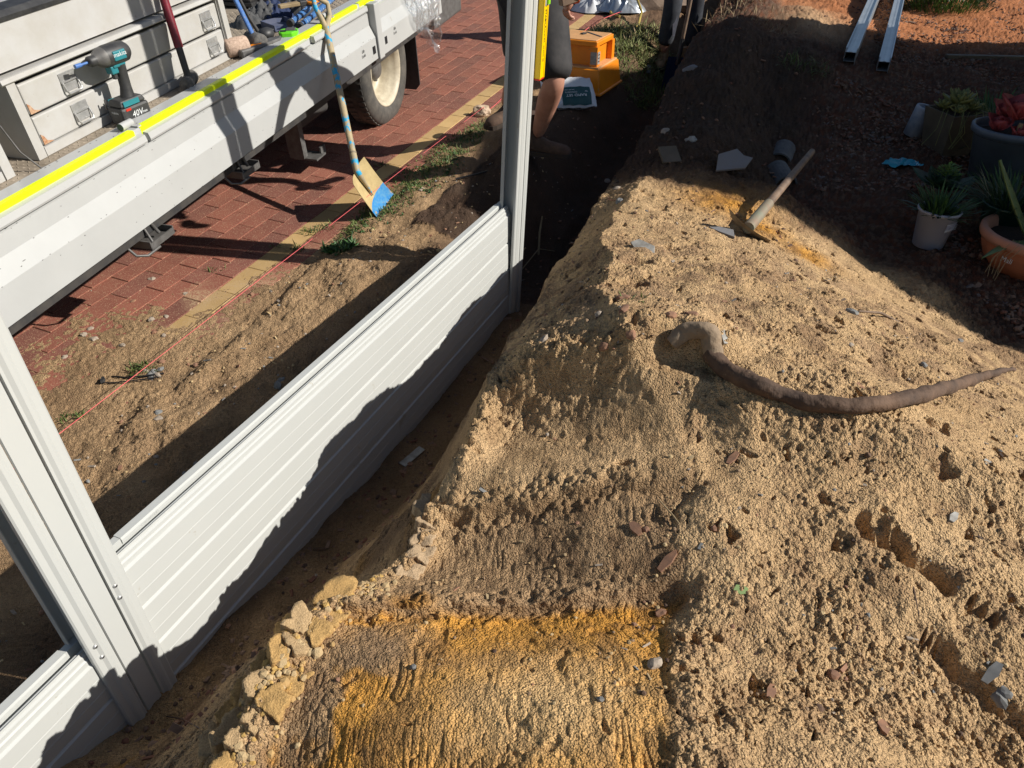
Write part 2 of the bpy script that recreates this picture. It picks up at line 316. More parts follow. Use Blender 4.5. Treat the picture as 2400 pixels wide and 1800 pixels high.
M['render'] = mat('pale_caster', (.55, .50, .42), .85, bump=.001)
M['caster_top'] = mat('grey_caster_top', (.12, .11, .105), .8)
M['rockd'] = mat('brown_garden_rock', (.26, .19, .14), .9, c2=(.16, .11, .08), nscale=5, bump=.006, bscale=14)
M['clodp'] = mat('pale_sand_crust', (.50, .37, .20), .95, c2=(.40, .28, .14), nscale=22, bump=.0015, bscale=420)
M['clody'] = mat('yellow_sand_crust', (.55, .36, .12), .95, c2=(.46, .28, .08), nscale=22, bump=.0015, bscale=420)
M['tape_hi'] = mat('orange_cuff', (.9, .18, .03), .6)
def clear_plastic():
    m = bpy.data.materials.new('clear_film'); m.use_nodes = True; nt = m.node_tree; N = nt.nodes; L = nt.links
    N.remove(N['Principled BSDF']); o = N['Material Output']
    t = N.new('ShaderNodeBsdfTransparent'); t.inputs[0].default_value = (.93, .94, .95, 1)
    g = N.new('ShaderNodeBsdfGlossy'); g.inputs['Roughness'].default_value = .12; g.inputs[0].default_value = (1, 1, 1, 1)
    d = N.new('ShaderNodeBsdfTranslucent'); d.inputs[0].default_value = (.85, .87, .9, 1)
    f = N.new('ShaderNodeLayerWeight'); f.inputs[0].default_value = .35
    tc = N.new('ShaderNodeTexCoord'); n = N.new('ShaderNodeTexNoise'); n.inputs['Scale'].default_value = 26; n.inputs['Detail'].default_value = 5; L.new(tc.outputs['Object'], n.inputs['Vector'])
    bp = N.new('ShaderNodeBump'); bp.inputs['Distance'].default_value = .03; L.new(n.outputs['Fac'], bp.inputs['Height'])
    L.new(bp.outputs[0], g.inputs['Normal']); L.new(bp.outputs[0], f.inputs['Normal'])
    m1 = N.new('ShaderNodeMixShader'); L.new(f.outputs['Facing'], m1.inputs[0]); L.new(t.outputs[0], m1.inputs[1]); L.new(g.outputs[0], m1.inputs[2])
    m2 = N.new('ShaderNodeMixShader'); m2.inputs[0].default_value = .16; L.new(m1.outputs[0], m2.inputs[1]); L.new(d.outputs[0], m2.inputs[2])
    L.new(m2.outputs[0], o.inputs[0]); return m
M['film'] = clear_plastic()
# ------------------------------------------------------------------ ground sheet
def soil_material():
    m = bpy.data.materials.new('sand_and_soil'); m.use_nodes = True; nt = m.node_tree; N = nt.nodes; L = nt.links
    b = N['Principled BSDF']; b.inputs['Roughness'].default_value = .95; b.inputs['Specular IOR Level'].default_value = .2
    at = N.new('ShaderNodeAttribute'); at.attribute_name = 'soil'
    tc = N.new('ShaderNodeTexCoord')
    def noise(sc, det=5, ro=.6):
        n = N.new('ShaderNodeTexNoise'); n.inputs['Scale'].default_value = sc; n.inputs['Detail'].default_value = det; n.inputs['Roughness'].default_value = ro
        L.new(tc.outputs['Object'], n.inputs['Vector']); return n.outputs['Fac']
    def ramp(f, p0, p1, c0, c1):
        r = N.new('ShaderNodeValToRGB'); r.color_ramp.elements[0].position = p0; r.color_ramp.elements[1].position = p1
        r.color_ramp.elements[0].color = (*c0, 1); r.color_ramp.elements[1].color = (*c1, 1); L.new(f, r.inputs[0]); return r.outputs[0]
    def mul(a, c):
        x = N.new('ShaderNodeMix'); x.data_type = 'RGBA'; x.blend_type = 'MULTIPLY'; x.inputs[0].default_value = 1; L.new(a, x.inputs[6]); L.new(c, x.inputs[7]); return x.outputs[2]
    o = mul(at.outputs['Color'], ramp(noise(7), .3, .7, (.92, .90, .87), (1.15, 1.15, 1.15)))
    o = mul(o, ramp(noise(420, 3, .8), .32, .68, (.74, .72, .70), (1.38, 1.37, 1.34)))
    o = mul(o, ramp(noise(90, 4, .7), .35, .65, (.90, .88, .86), (1.18, 1.18, 1.15)))
    L.new(o, b.inputs['Base Color'])
    def vor(sc, dist, nrm=None):
        vv = N.new('ShaderNodeTexVoronoi'); vv.inputs['Scale'].default_value = sc; L.new(tc.outputs['Object'], vv.inputs['Vector'])
        r = N.new('ShaderNodeMapRange'); r.inputs[1].default_value = 0; r.inputs[2].default_value = .7; r.inputs[3].default_value = 1; r.inputs[4].default_value = 0; L.new(vv.outputs['Distance'], r.inputs[0])
        q = N.new('ShaderNodeBump'); q.inputs['Distance'].default_value = dist; L.new(r.outputs[0], q.inputs['Height'])
        if nrm: L.new(nrm, q.inputs['Normal'])
        return q.outputs[0]
    bp = N.new('ShaderNodeBump'); bp.inputs['Distance'].default_value = .0018; bp.inputs['Strength'].default_value = .9; L.new(noise(480, 4, .75), bp.inputs['Height'])
    bp2 = N.new('ShaderNodeBump'); bp2.inputs['Distance'].default_value = .005; L.new(noise(140, 4, .7), bp2.inputs['Height']); L.new(bp.outputs[0], bp2.inputs['Normal'])
    L.new(vor(230, .0036, vor(110, .0036, bp2.outputs[0])), b.inputs['Normal']); return m
M['soil'] = soil_material()
def build_ground():
    kk = np.concatenate([-np.array([9, 5, 3, 2, 1.5, 1.25]), np.linspace(-1.06, -.5, 200)[:-1], np.linspace(-.5, 1.06, 860), np.array([1.25, 1.5, 2, 3, 5, 9])])
    yy = np.concatenate([[-3, -1.5, -.6, 0, .2, .34], np.geomspace(.42, 4, 880)[:-1], np.geomspace(4, 13.5, 230), [14.5, 16, 19, 24, 32, 45, 70]])
    K, Y = np.meshgrid(kk, yy)
    X = K * (.585 * np.maximum(Y, .3) + .56)
    x = X.ravel(); y = Y.ravel()
    z, s, w, we, v, wft, zst, zwl = ground(x, y, True)
    x0, y0 = x, y; x = x + FN.x * zwl * 1.1; y = y + FN.y * zwl * 1.1 + zst * 1.6      # noise runs over steep faces instead of smearing down them
    far = (np.abs(K.ravel()) < 1.1) & (y0 > .38) & (y0 < 13.6)
    # zones
    right = w > we
    heap = right * (1 - sst(wft * .80, wft * 1.02, v + .12 * fbm(x * 3, y * 3, 3, 101))) * (1 - sst(3.45, 4.0, s + .25 * fbm(x * 2.5, y * 2.5, 3, 102)))
    gravel = right * (1 - heap)
    ve = np.interp(s, [.4, .6, .8, 1.17, 1.6], [.76, .72, .66, .57, .55])
    slab = right * sst(.02, .09, v) * (1 - sst(-.005, .035, v - ve + .02 * vn(y * 5, x, 9) + .012 * fbm(x * 30, y * 30, 3, 9))) * (1 - sst(1.55, 1.75, y + .1 * fbm(x * 5, y * 5, 3, 10)))
    trench = (w > -.05) & (~right)
    leftsoil = (w <= -.05) * sst(-1.16, -.95, w + .05 * vn(s * 2.2, w * 0, 8))
    # relief
    big = .35 + .65 * sst(.38, .58, .5 + .5 * fbm(x * 2.6, y * 2.6, 3, 109)); big = np.maximum(big, .95 * sst(1.65, 1.8, y0) * (1 - sst(2.6, 3.0, y0)) * (v < 1.4))
    rough = heap * (1 - .90 * slab) * big + .55 * trench + .8 * leftsoil
    n1 = np.clip(fbm(x * 9, y * 9, 3, 111) * 1.6 + .5, 0, 1)
    d1, c1 = worley(x * 24, y * 24, 121); d2, c2 = worley(x * 58, y * 58, 131); d3, c3 = worley(x * 125, y * 125, 141)
    near = 1 - sst(2.6, 4.5, y)
    cl1 = np.where(c1 > .60, np.sqrt(np.clip(1 - (d1 / (.28 + .3 * c1)) ** 2, 0, 1)), 0) * (c1 - .3)
    cl2 = np.sqrt(np.clip(1 - (d2 / (.35 + .35 * c2)) ** 2, 0, 1)) * (.3 + c2)
    cl3 = np.sqrt(np.clip(1 - (d3 / (.5 + .3 * c3)) ** 2, 0, 1)) * (.4 + .7 * c3)
    dd = rough * (.008 * cl1 * (.2 + n1) + .0050 * cl2 * (.25 + .9 * n1) + .0044 * cl3 * (.5 + .7 * n1) * near)
    # small holes
    wx = x + .022 * vn(x * 38, y * 38, 152); wy = y + .022 * vn(x * 38, y * 38, 153)
    d4, c4 = worley(wx * 11 + .3, wy * 11, 151)
    hole = np.where(c4 > .62, np.clip(1 - (d4 / (.10 + .45 * (c4 - .62))) ** 2, 0, 1), 0)
    d4b, c4b = worley(wx * 27 + .7, wy * 27, 155)
    hole2 = np.where(c4b > .62, np.clip(1 - (d4b / (.12 + .2 * (c4b - .6))) ** 2, 0, 1), 0)
    dd = dd - heap * (1 - .75 * slab) * (.024 * hole + .012 * hole2)
    dd = dd + rough * .010 * fbm(x * 16, y * 16, 4, 161) + leftsoil * .014 * fbm(x * 8, y * 8, 4, 162)
    # scraped slab: short ribs running away from the shovel strokes
    rib = np.abs(vn(x * 74 + 2.6 * vn(x * 9, y * 8, 171), y * 22 + 3 * vn(x * 6, y * 6, 174), 172)); rib = 1 - np.clip(rib * 2.2, 0, 1)
    ribm = sst(-.25, .35, fbm(x * 4.5, y * 4.5, 3, 173)) * (1 - sst(1.15, 1.5, y))
    dd = dd - slab * (.0042 * rib * ribm * (.4 + .6 * n1) - .0012 * vn(x * 120, y * 70, 175)) + slab * (.0022 * vn(x * 7, y0 * 75 + 2 * vn(x * 4, y * 3, 177), 176) * sst(.85, 1.0, y0) - .007 * np.exp(-((v - ve - .01 + .02 * vn(y * 5, x, 9)) / .008) ** 2) * sst(.1, .5, vn(y * 9, x * 0, 178)))
    st_ = sst(.87, .91, y0) * (1 - sst(.97, 1.02, y0)) + sst(1.15, 1.20, y0) * (1 - sst(1.26, 1.32, y0)) + sst(1.50, 1.57, y0) * (1 - sst(1.66, 1.74, y0))
    dd = dd + heap * (v < .75) * st_ * (1 - sst(.35, .6, v)) * (.014 * fbm(x * 22, y * 22, 4, 181) + .006 * cl2 + .008 * cl1)
    # pebbly garden bed
    g1, h1 = worley(x * 42, y * 42, 191); g2, h2 = worley(x * 26, y * 26, 195)
    pebb = np.maximum(np.sqrt(np.clip(1 - (g1 / .55) ** 2, 0, 1)) * (.4 + h1) * .011, np.where(h2 > .6, np.sqrt(np.clip(1 - (g2 / .45) ** 2, 0, 1)) * .017, 0))
    farp = np.clip((y - 5) / 5, 0, 1)
    dd = dd + gravel * (pebb * (1 - .3 * farp) + .03 * fbm(x * 3, y * 3, 4, 201))
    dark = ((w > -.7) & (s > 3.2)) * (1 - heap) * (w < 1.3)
    dd = dd + dark * .02 * fbm(x * 11, y * 11, 4, 205)
    wallm = trench * sst(.1, .5, (z - base_z(x, y)) + .3)
    dd = dd + wallm * .010 * fbm(s * 5, z * 30 + w * 14, 4, 207)
    z = z + dd * far
    # ground colours, some zones darkened or brightened for shade and sun
    def C(*c): return np.array(c)[None, :]
    def mixc(a, b, t): return a * (1 - t[:, None]) + b * t[:, None]
    n2 = .5 + .5 * fbm(x * 3, y * 3, 4, 211); n3 = .5 + .5 * fbm(x * 22, y * 22, 3, 213); n4 = .5 + .5 * fbm(x * 6, y * 6, 4, 217)
    sand = mixc(C(.59, .415, .235), C(.46, .31, .17), n2)
    sand = mixc(sand, C(.27, .175, .11), np.clip(sst(1.65, 1.85, y0) * (1 - sst(2.5, 3.1, y0)) * sst(.42, .62, .5 + .5 * fbm(x * 14, y * 14, 4, 219)) * .65, 0, 1))
    sand = mixc(sand, C(.30, .19, .11), np.clip((n3 - .56) * 3.0, 0, .55))
    c = sand
    fl = np.clip((n3 - .5) * 4 + .5, 0, 1)
    band = mixc(C(.34, .225, .13), C(.22, .14, .08), fl); shelf = mixc(C(.50, .345, .195), C(.38, .255, .14), fl)
    moist = mixc(band, shelf, sst(1.19, 1.26, y0)); moist = mixc(moist, mixc(C(.30, .20, .12), C(.20, .13, .08), fl), 1 - sst(.90, .95, y0))
    c = mixc(c, moist, slab * np.clip(.75 + .6 * (n4 - .5), 0, 1))
    ochre = mixc(C(.60, .30, .06), C(.34, .17, .045), fl); ochre = mixc(ochre, C(.68, .46, .23), np.exp(-(((x - .06) / .20) ** 2 + ((y0 - .66) / .12) ** 2)))
    yel = ochre
    ym = slab * (1 - sst(.90, .945, y0 + .012 * fbm(x * 20, y * 20, 3, 224))) * np.clip(sst(-.42, -.10, x + .22 * fbm(x * 5, y * 5, 4, 223)) + .75 * sst(.52, .66, .5 + .5 * fbm(x * 11, y * 11, 4, 222)), 0, 1)
    ym = np.maximum(ym, np.exp(-(((x + .21) / .045) ** 2 + ((y - .985) / .035) ** 2) ** 1.5) * .9)
    for (hx, hy, rr) in ((1.05, 3.42, .22), (1.15, 3.15, .15), (1.32, 2.95, .12)):
        ym = np.maximum(ym, np.exp(-((x - hx) ** 2 + (y - hy) ** 2) / rr ** 2) * right)
    c = mixc(c, yel, np.clip(ym, 0, 1))
    pale = sst(.2, .0, v - .25) * slab * 0
    tr = mixc(C(.25, .16, .09), C(.15, .095, .055), n4)  # trench soil, its colour lowered for the shade it lies in
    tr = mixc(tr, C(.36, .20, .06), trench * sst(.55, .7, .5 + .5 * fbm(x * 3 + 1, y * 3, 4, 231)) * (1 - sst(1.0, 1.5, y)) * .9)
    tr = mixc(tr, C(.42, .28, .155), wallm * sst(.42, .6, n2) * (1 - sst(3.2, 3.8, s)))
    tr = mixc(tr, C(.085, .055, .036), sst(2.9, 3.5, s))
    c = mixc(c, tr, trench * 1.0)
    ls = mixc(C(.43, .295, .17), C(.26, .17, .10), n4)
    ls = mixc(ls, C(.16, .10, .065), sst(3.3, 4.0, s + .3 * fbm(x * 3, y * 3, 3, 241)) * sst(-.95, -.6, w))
    ls = mixc(ls, mixc(C(.20, .13, .08), C(.12, .078, .05), n4), sst(-.62, -.38, w + .06 * vn(s * 4, w * 4, 243)))  # moist dug soil, darkened further for the shade beside the fence
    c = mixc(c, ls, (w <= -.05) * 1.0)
    gv = mixc(C(.11, .06, .042), C(.07, .042, .03), n2)
    pv = np.where((h1 > .72)[:, None], C(.18, .115, .08), np.where((h1 < .3)[:, None], C(.15, .056, .03), gv))
    gv = gv * .35 + pv * .65
    gv = mixc(gv, C(.50, .20, .085), sst(6.7, 7.4, y) * sst(2.4, 3.2, x) * .8)  # gravel colour brightened where sun gets past the far shade edge
    gv = mixc(gv, C(.55, .38, .23), sst(6.4, 7.2, y) * (1 - sst(2.6, 3.4, x)) * sst(.5, 1.1, w) * .9)
    c = mixc(c, gv, gravel)
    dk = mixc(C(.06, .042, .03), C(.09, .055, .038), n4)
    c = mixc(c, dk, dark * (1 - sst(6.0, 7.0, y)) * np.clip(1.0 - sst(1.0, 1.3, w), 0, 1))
    c = c * (1 - .0 * n3)[:, None]
    nr, nc = K.shape; idx = np.arange(nr * nc).reshape(nr, nc)
    f = np.stack([idx[:-1, :-1], idx[:-1, 1:], idx[1:, 1:], idx[1:, :-1]], -1).reshape(-1, 4)
    me = bpy.data.meshes.new('ground'); me.vertices.add(nr * nc); me.vertices.foreach_set('co', np.stack([x0, y0, z], 1).astype(np.float32).ravel())
    me.loops.add(f.size); me.loops.foreach_set('vertex_index', f.astype(np.int32).ravel())
    me.polygons.add(len(f)); me.polygons.foreach_set('loop_start', np.arange(0, f.size, 4, dtype=np.int32)); me.polygons.foreach_set('use_smooth', np.ones(len(f), bool))
    me.update(calc_edges=True)
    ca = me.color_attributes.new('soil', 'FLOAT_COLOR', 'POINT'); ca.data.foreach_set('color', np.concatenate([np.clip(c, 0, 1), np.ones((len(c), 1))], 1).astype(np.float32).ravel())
    me.materials.append(M['soil'])
    return tag(link('ground', me), kind='structure')
build_ground()
# ------------------------------------------------------------------ brick paving
def paver_mat(name, c, c2, dust=.45):
    m = mat(name, c, .9, c2=c2, nscale=5, bump=.0014, bscale=260, coords='Object'); nt = m.node_tree; N = nt.nodes; L = nt.links
    b = N['Principled BSDF']; src = b.inputs['Base Color'].links[0].from_socket
    ge = N.new('ShaderNodeNewGeometry')
    oi = N.new('ShaderNodeObjectInfo'); hs = N.new('ShaderNodeHueSaturation'); mr = N.new('ShaderNodeMapRange'); mr.inputs[3].default_value = .85; mr.inputs[4].default_value = 1.12
    L.new(oi.outputs['Random'], mr.inputs[0]); L.new(mr.outputs[0], hs.inputs['Value']); L.new(src, hs.inputs['Color']); src = hs.outputs[0]
    sp = N.new('ShaderNodeTexNoise'); sp.inputs['Scale'].default_value = 230; sp.inputs['Detail'].default_value = 2; L.new(ge.outputs['Position'], sp.inputs['Vector'])
    sr = N.new('ShaderNodeValToRGB'); sr.color_ramp.elements[0].position = .60; sr.color_ramp.elements[1].position = .66; L.new(sp.outputs['Fac'], sr.inputs[0])
    m0 = N.new('ShaderNodeMix'); m0.data_type = 'RGBA'; m0.inputs[7].default_value = (.50, .34, .21, 1); L.new(sr.outputs[0], m0.inputs[0]); L.new(src, m0.inputs[6]); src = m0.outputs[2]
    # dry sand swept over the paving, thickest beside the dig
    n = N.new('ShaderNodeTexNoise'); n.inputs['Scale'].default_value = 2.1; n.inputs['Detail'].default_value = 8; n.inputs['Roughness'].default_value = .72; L.new(ge.outputs['Position'], n.inputs['Vector'])
    d = N.new('ShaderNodeVectorMath'); d.operation = 'DOT_PRODUCT'; d.inputs[1].default_value = (FN.x * .26, FN.y * .26 - .085, 0); L.new(ge.outputs['Position'], d.inputs[0])
    a = N.new('ShaderNodeMath'); a.operation = 'ADD'; L.new(n.outputs['Fac'], a.inputs[0]); L.new(d.outputs['Value'], a.inputs[1])
    r = N.new('ShaderNodeValToRGB'); r.color_ramp.elements[0].position = -.155 + dust * 0 + .0 if False else .0; r.color_ramp.elements[1].position = .12
    ad = N.new('ShaderNodeMath'); ad.operation = 'ADD'; ad.inputs[1].default_value = .36; L.new(a.outputs[0], ad.inputs[0])
    L.new(ad.outputs[0], r.inputs[0])
    n2 = N.new('ShaderNodeTexNoise'); n2.inputs['Scale'].default_value = 150; n2.inputs['Detail'].default_value = 4; L.new(ge.outputs['Position'], n2.inputs['Vector'])
    r2 = N.new('ShaderNodeValToRGB'); r2.color_ramp.elements[0].position = .38; r2.color_ramp.elements[1].position = .6; L.new(n2.outputs['Fac'], r2.inputs[0])
    mm = N.new('ShaderNodeMath'); mm.operation = 'MULTIPLY'; L.new(r.outputs[0], mm.inputs[0]); L.new(r2.outputs[0], mm.inputs[1])
    m1 = N.new('ShaderNodeMix'); m1.data_type = 'RGBA'; m1.inputs[7].default_value = (.47, .33, .19, 1); L.new(mm.outputs[0], m1.inputs[0]); L.new(src, m1.inputs[6])
    L.new(m1.outputs[2], b.inputs['Base Color']); return m
M['brick'] = paver_mat('red_clay_paver', (.27, .09, .057), (.215, .07, .046))
M['brickd'] = paver_mat('plum_clay_paver', (.22, .076, .052), (.175, .062, .044))
M['bricky'] = paver_mat('buff_clay_paver', (.52, .345, .145), (.44, .28, .11))
drive = MB(); 
for k in range(14):
    s0 = -2 + k * 1.6; P = [fpt(s0, -9, 0), fpt(s0 + 1.6, -9, 0), fpt(s0 + 1.6, -1.02, 0), fpt(s0, -1.02, 0)]
    drive.quad([(p.x, p.y, float(base_z(p.x, p.y)) - .005) for p in P])
drv = tag(drive.build('driveway', M['soil']), kind='structure')
ca = drv.data.color_attributes.new('soil', 'FLOAT_COLOR', 'POINT')
for q in ca.data: q.color = (.16, .10, .065, 1)
SL = math.atan(.08)
dirf = Vector((FD.x, FD.y, .08 * FD.y)).normalized(); dirw = Vector((FN.x, FN.y, .08 * FN.y)); dirw = (dirw - dirf * dirw.dot(dirf)).normalized(); upv = dirw.cross(dirf)
def brick_me(name, L_, W_, m):
    b = MB(); x, y, h = W_ / 2, L_ / 2, .03; e = .0025
    lo = [(-x, -y, -h), (x, -y, -h), (x, y, -h), (-x, y, -h)]; md = [(-x, -y, -e), (x, -y, -e), (x, y, -e), (-x, y, -e)]; tp = [(-x + e, -y + e, 0), (x - e, -y + e, 0), (x - e, y - e, 0), (-x + e, y - e, 0)]
    b.add(lo + md + tp, [(i, (i + 1) % 4, 4 + (i + 1) % 4, 4 + i) for i in range(4)] + [(4 + i, 4 + (i + 1) % 4, 8 + (i + 1) % 4, 8 + i) for i in range(4)] + [(8, 9, 10, 11)])
    return b.mesh(name, m)
BR = [brick_me('brick', .2275, .1122, M['brick']), brick_me('brick', .2275, .1122, M['brickd'])]; BY = brick_me('brick_buff', .2275, .1122, M['bricky'])
cand = []
NW = .1145; NS = .230
for c_ in range(0, 46):
    w_ = -1.115 - NW * (c_ + .0)
    for k in range(-4, 50):
        s_ = k * NS + (.115 if c_ % 2 else 0) + .01
        if c_ == 0 and (s_ < 1.5): continue
        P = fpt(s_, w_, 0); fwd = P.y * math.cos(TH) + 1.6 * math.sin(TH)
        if P.y < .4 or P.y > 13.2: continue
        vis = P.y > .5 and abs(P.x / fwd) < .78
        hid = (P.x * .962 - P.y * .273) < -2.75      # beneath the truck, in the dark
        cand.append((P.length + (50 if not vis else 0) + (6 if hid else 0), c_, s_, w_, vis))
cand.sort()
stuff = MB(); nb = 0
for d_, c_, s_, w_, vis in cand:
    P = fpt(s_, w_, 0); z = float(base_z(P.x, P.y)); jz = random.uniform(-.0015, .001); ja = random.uniform(-.008, .008)
    Mx = Matrix((dirw, dirf, upv)).transposed().to_4x4() @ Matrix.Rotation(ja, 4, 'Z') @ Matrix.Rotation(random.uniform(-.009, .009), 4, 'X'); Mx.translation = Vector((P.x, P.y, z + jz))
    if nb < 300:
        o = link('brick', BY if c_ == 1 else (BR[0] if random.random() < .62 else BR[1]), drv); o.matrix_world = Mx; nb += 1
    else:
        me = BR[0]; stuff.cm = 2 if c_ == 1 else (0 if random.random() < .6 else 1)
        stuff.add([v.co[:] for v in me.vertices], [tuple(p.vertices) for p in me.polygons], False, Mx)
tag(stuff.build('brick_paving', [M['brick'], M['brickd'], M['bricky']], drv), kind='stuff')
# ------------------------------------------------------------------ text helper
def text(name, body, size, m, parent, Mx, depth=.0004, sx=1.0, shear=0):
    cu = bpy.data.curves.new(name, 'FONT'); cu.body = body; cu.size = size; cu.extrude = depth; cu.align_x = 'CENTER'; cu.align_y = 'CENTER'; cu.shear = shear; cu.resolution_u = 2
    o = bpy.data.objects.new(name, cu); col.objects.link(o); dg = bpy.context.evaluated_depsgraph_get(); me = bpy.data.meshes.new_from_object(o.evaluated_get(dg)); me.name = name
    bpy.data.objects.remove(o); me.materials.clear(); me.materials.append(m)
    o = link(name, me, parent); o.matrix_local = Mx @ Matrix.Diagonal((sx, 1, 1, 1)); return o
# ------------------------------------------------------------------ fence
fence = thing('fence', 'cream steel infill fence, half built in the open trench, with bare upright posts', 'fence', MF)
def post_parts(s0, s1, ztop, zbot, lean=0, name='fence_post'):
    def lz(b):                                  # lean along the fence
        for i, v in enumerate(b.v): b.v[i] = (v[0] + lean * (v[2] + 1.84), v[1], v[2])
        return b
    fw = .048
    b = MB(); h = [zbot, ztop]
    def ext(poly):                              # polygon in (w, s) extruded in z
        b.prism(poly, zbot, ztop)
    a0, a1 = s0, s1; m0, m1 = s0 + fw, s1 - fw
    T = .003
    # front flanges with a rolled rib, back flanges, closed box between
    for (p, q, d) in ((a0, m0, 1), (a1, m1, -1)):
        ext([(-T, p), (0, p + d * .004), (0, p + d * .018), (.0045, p + d * .026), (.0045, p + d * .034), (0, p + d * .042), (0, q), (-T, q), (-T, p + d * .036), (.0005, p + d * .031), (-T, p + d * .02)])
        ext([(-.014, p), (-T, p), (-T, p + d * .003), (-.014, p + d * .003)])
        ext([(-.082, p), (-.079, p), (-.079, q), (-.082, q)]); ext([(-.079, p), (-.066, p), (-.066, p + d * .003), (-.079, p + d * .003)])
        ext([(-.079, q), (-T, q), (-T, q - d * .004), (-.040, q - d * .009), (-.079, q - d * .004)])
    p = lz(b).build(name, M['fence'], fence)
    c = MB(); c.prism([(-.006, m0 + .0035), (-.0015, m0 + .0055), (-.0015, m1 - .0055), (-.006, m1 - .0035)], zbot, ztop); lz(c).build('cover_strip', M['fence'], p)
    return p
POST1 = post_parts(.512, .664, .50, -1.98)
for (s_, z_) in ((.628, -1.355), (.626, -1.395), (.530, -1.458), (.532, -1.500)):
    b = MB(); Ms = frame((.001, s_, z_), (1, 0, 0), (0, 0, 1))
    b.lathe([(.0001, .0042), (.0042, .0038), (.0058, .001), (.0062, 0)], 14, Ms, smooth=True)
    b.cm = 1; b.box((0, 0, .0042), (.0012, .007, .0006), Ms); b.box((0, 0, .0042), (.007, .0012, .0006), Ms); b.build('screw', [M['steel'], M['ink']], POST1)
POST2 = post_parts(2.958, 3.092, .95, -2.0, lean=.048)
def bay(s0, s1, dz):
    # rail: back leg with folded top, gutter, front seat
    r = MB(); zt = -1.309 + dz
    r.sweep([(-.078, zt - .085), (-.078, zt), (-.056, zt), (-.0535, zt - .006), (-.0535, zt - .016), (-.056, zt - .019), (-.056, zt - .050), (-.030, zt - .050), (-.030, zt - .085)], s0 + (.06 if s0 > .6 else 0), s1 - .03)
    r.sweep([(-.0765, zt - .0855), (-.0765, zt - .002), (-.057, zt - .002), (-.057, zt - .052), (-.031, zt - .052), (-.031, zt - .0855)], s0 - .01, s1 + .012)
    rail = r.build('rail', M['fence'], fence)
    p = MB(); z1 = -1.357 + dz; prof = [(-.034, zt - .012), (-.030, zt - .008), (-.029, zt - .016), (-.024, zt - .019), (-.024, zt - .030), (-.020, zt - .033), (-.020, z1)]
    zz = z1; x0 = -.020
    n = 4 if dz == 0 else 4
    for k in range(n):
        prof += [(x0, zz), (-.0130, zz - .0045)]
        for g in (.36, .67):
            prof += [(-.013, zz - .1415 * g), (-.0148, zz - .1415 * g - .0012), (-.013, zz - .1415 * g - .0024)]
        zz -= .1415; prof += [(-.0145, zz + .007), (-.0195, zz + .003)]
        x0 = -.0195
    prof += [(-.021, zz), (-.04, zz), (-.04, zt - .012)]
    p.sweep(prof, s0, s1); p.build('panel', M['fence'], fence)
bay(.655, 2.985, 0)
bay(-1.2, .522, -.157)
text('rail_print', 'COLORBOND', .009, mat('faint_print', (.45, .46, .44), .6), fence, Matrix.Translation((-.0532, .80, -1.321)) @ Matrix(((0, 0, 1, 0), (1, 0, 0, 0), (0, 1, 0, 0), (0, 0, 0, 1))), .0002)
# the level held against the far post
ML = MF @ frame((.048 * 1.07 + .006, 3.092 + .031, -.77), (.048, 0, 1), (1, 0, 0))
lev = thing('spirit_level', 'long yellow spirit level held upright against the far fence post', 'spirit level', ML)
b = MB(); b.box((.006, 0, .55), (.026, .054, 1.10), bev=.002); b.box((.0195, -.022, .55), (.003, .009, 1.10)); b.box((.0195, .022, .55), (.003, .009, 1.10)); b.build('body', M['lvl'], lev)
b = MB(); b.box((.006, 0, -.003), (.028, .057, .006), bev=.001); b.build('end_cap', M['redp'], lev)
b = MB(); b.box((.020, .004, .315), (.004, .050, .060), bev=.002); vh = b.build('vial_housing', M['plasw'], lev)
b = MB(); b.tube([(.024, .004, .292), (.024, .004, .352)], .010, 12); b.build('vial', M['vial'], vh)
for (t_, zz, sz) in (('STABILA', .235, .020), ('Series 80A', .17, .012), ('0,5 mm/m', .11, .011), ('GS', .075, .012)):
    text('print', t_, sz, M['ink'], lev, Matrix.Translation((.0200, 0, zz)) @ Matrix(((0, 0, 1, 0), (0, 1, 0, 0), (-1, 0, 0, 0), (0, 0, 0, 1))).to_4x4(), .0003)
# ------------------------------------------------------------------ truck
dt = ray(1830, -550).normalized(); ntv = Vector((dt.y, -dt.x, 0)).normalized(); utv = ntv.cross(dt)
_r = ray(861, 155); TO = _r * (-2.25 / _r.dot(ntv))
MT = Matrix((ntv, dt, utv)).transposed().to_4x4(); MT.translation = TO
truck = thing('truck', 'white tray-back work truck parked on the brick driveway with its side boards hanging down', 'truck', MT)
def TP(px, py, a=None, c=None):                  # sight line met with a plane of the truck, in truck coordinates
    r = ray(px, py)
    if a is not None: t = (a + TO.dot(ntv)) / r.dot(ntv)
    else: t = (c + TO.dot(utv)) / r.dot(utv)
    q = r * t - TO; return Vector((q.dot(ntv), q.dot(dt), q.dot(utv)))
YB0, YB1 = -4.4, .10
b = MB(); b.sweep([(-.024, .293), (0, .286), (.002, .218), (.034, .150), (.036, .022), (.012, .018), (.012, .03), (.022, .036), (.020, .144), (-.012, .212), (-.014, .27), (-.024, .275)], YB0, YB1); sb1 = b.build('side_board', M['white'], truck)
b = MB(); b.sweep([(-.022, .300), (.006, .298), (.009, .306), (.004, .330), (-.022, .334)], YB0, -2.05 + .0); b.sweep([(-.022, .300), (.006, .298), (.009, .306), (.004, .330), (-.022, .334)], -2.03, -.66); b.sweep([(-.022, .300), (.006, .298), (.009, .306), (.004, .330), (-.022, .334)], -.60, YB1); b.build('hinge_rail', M['white'], sb1)
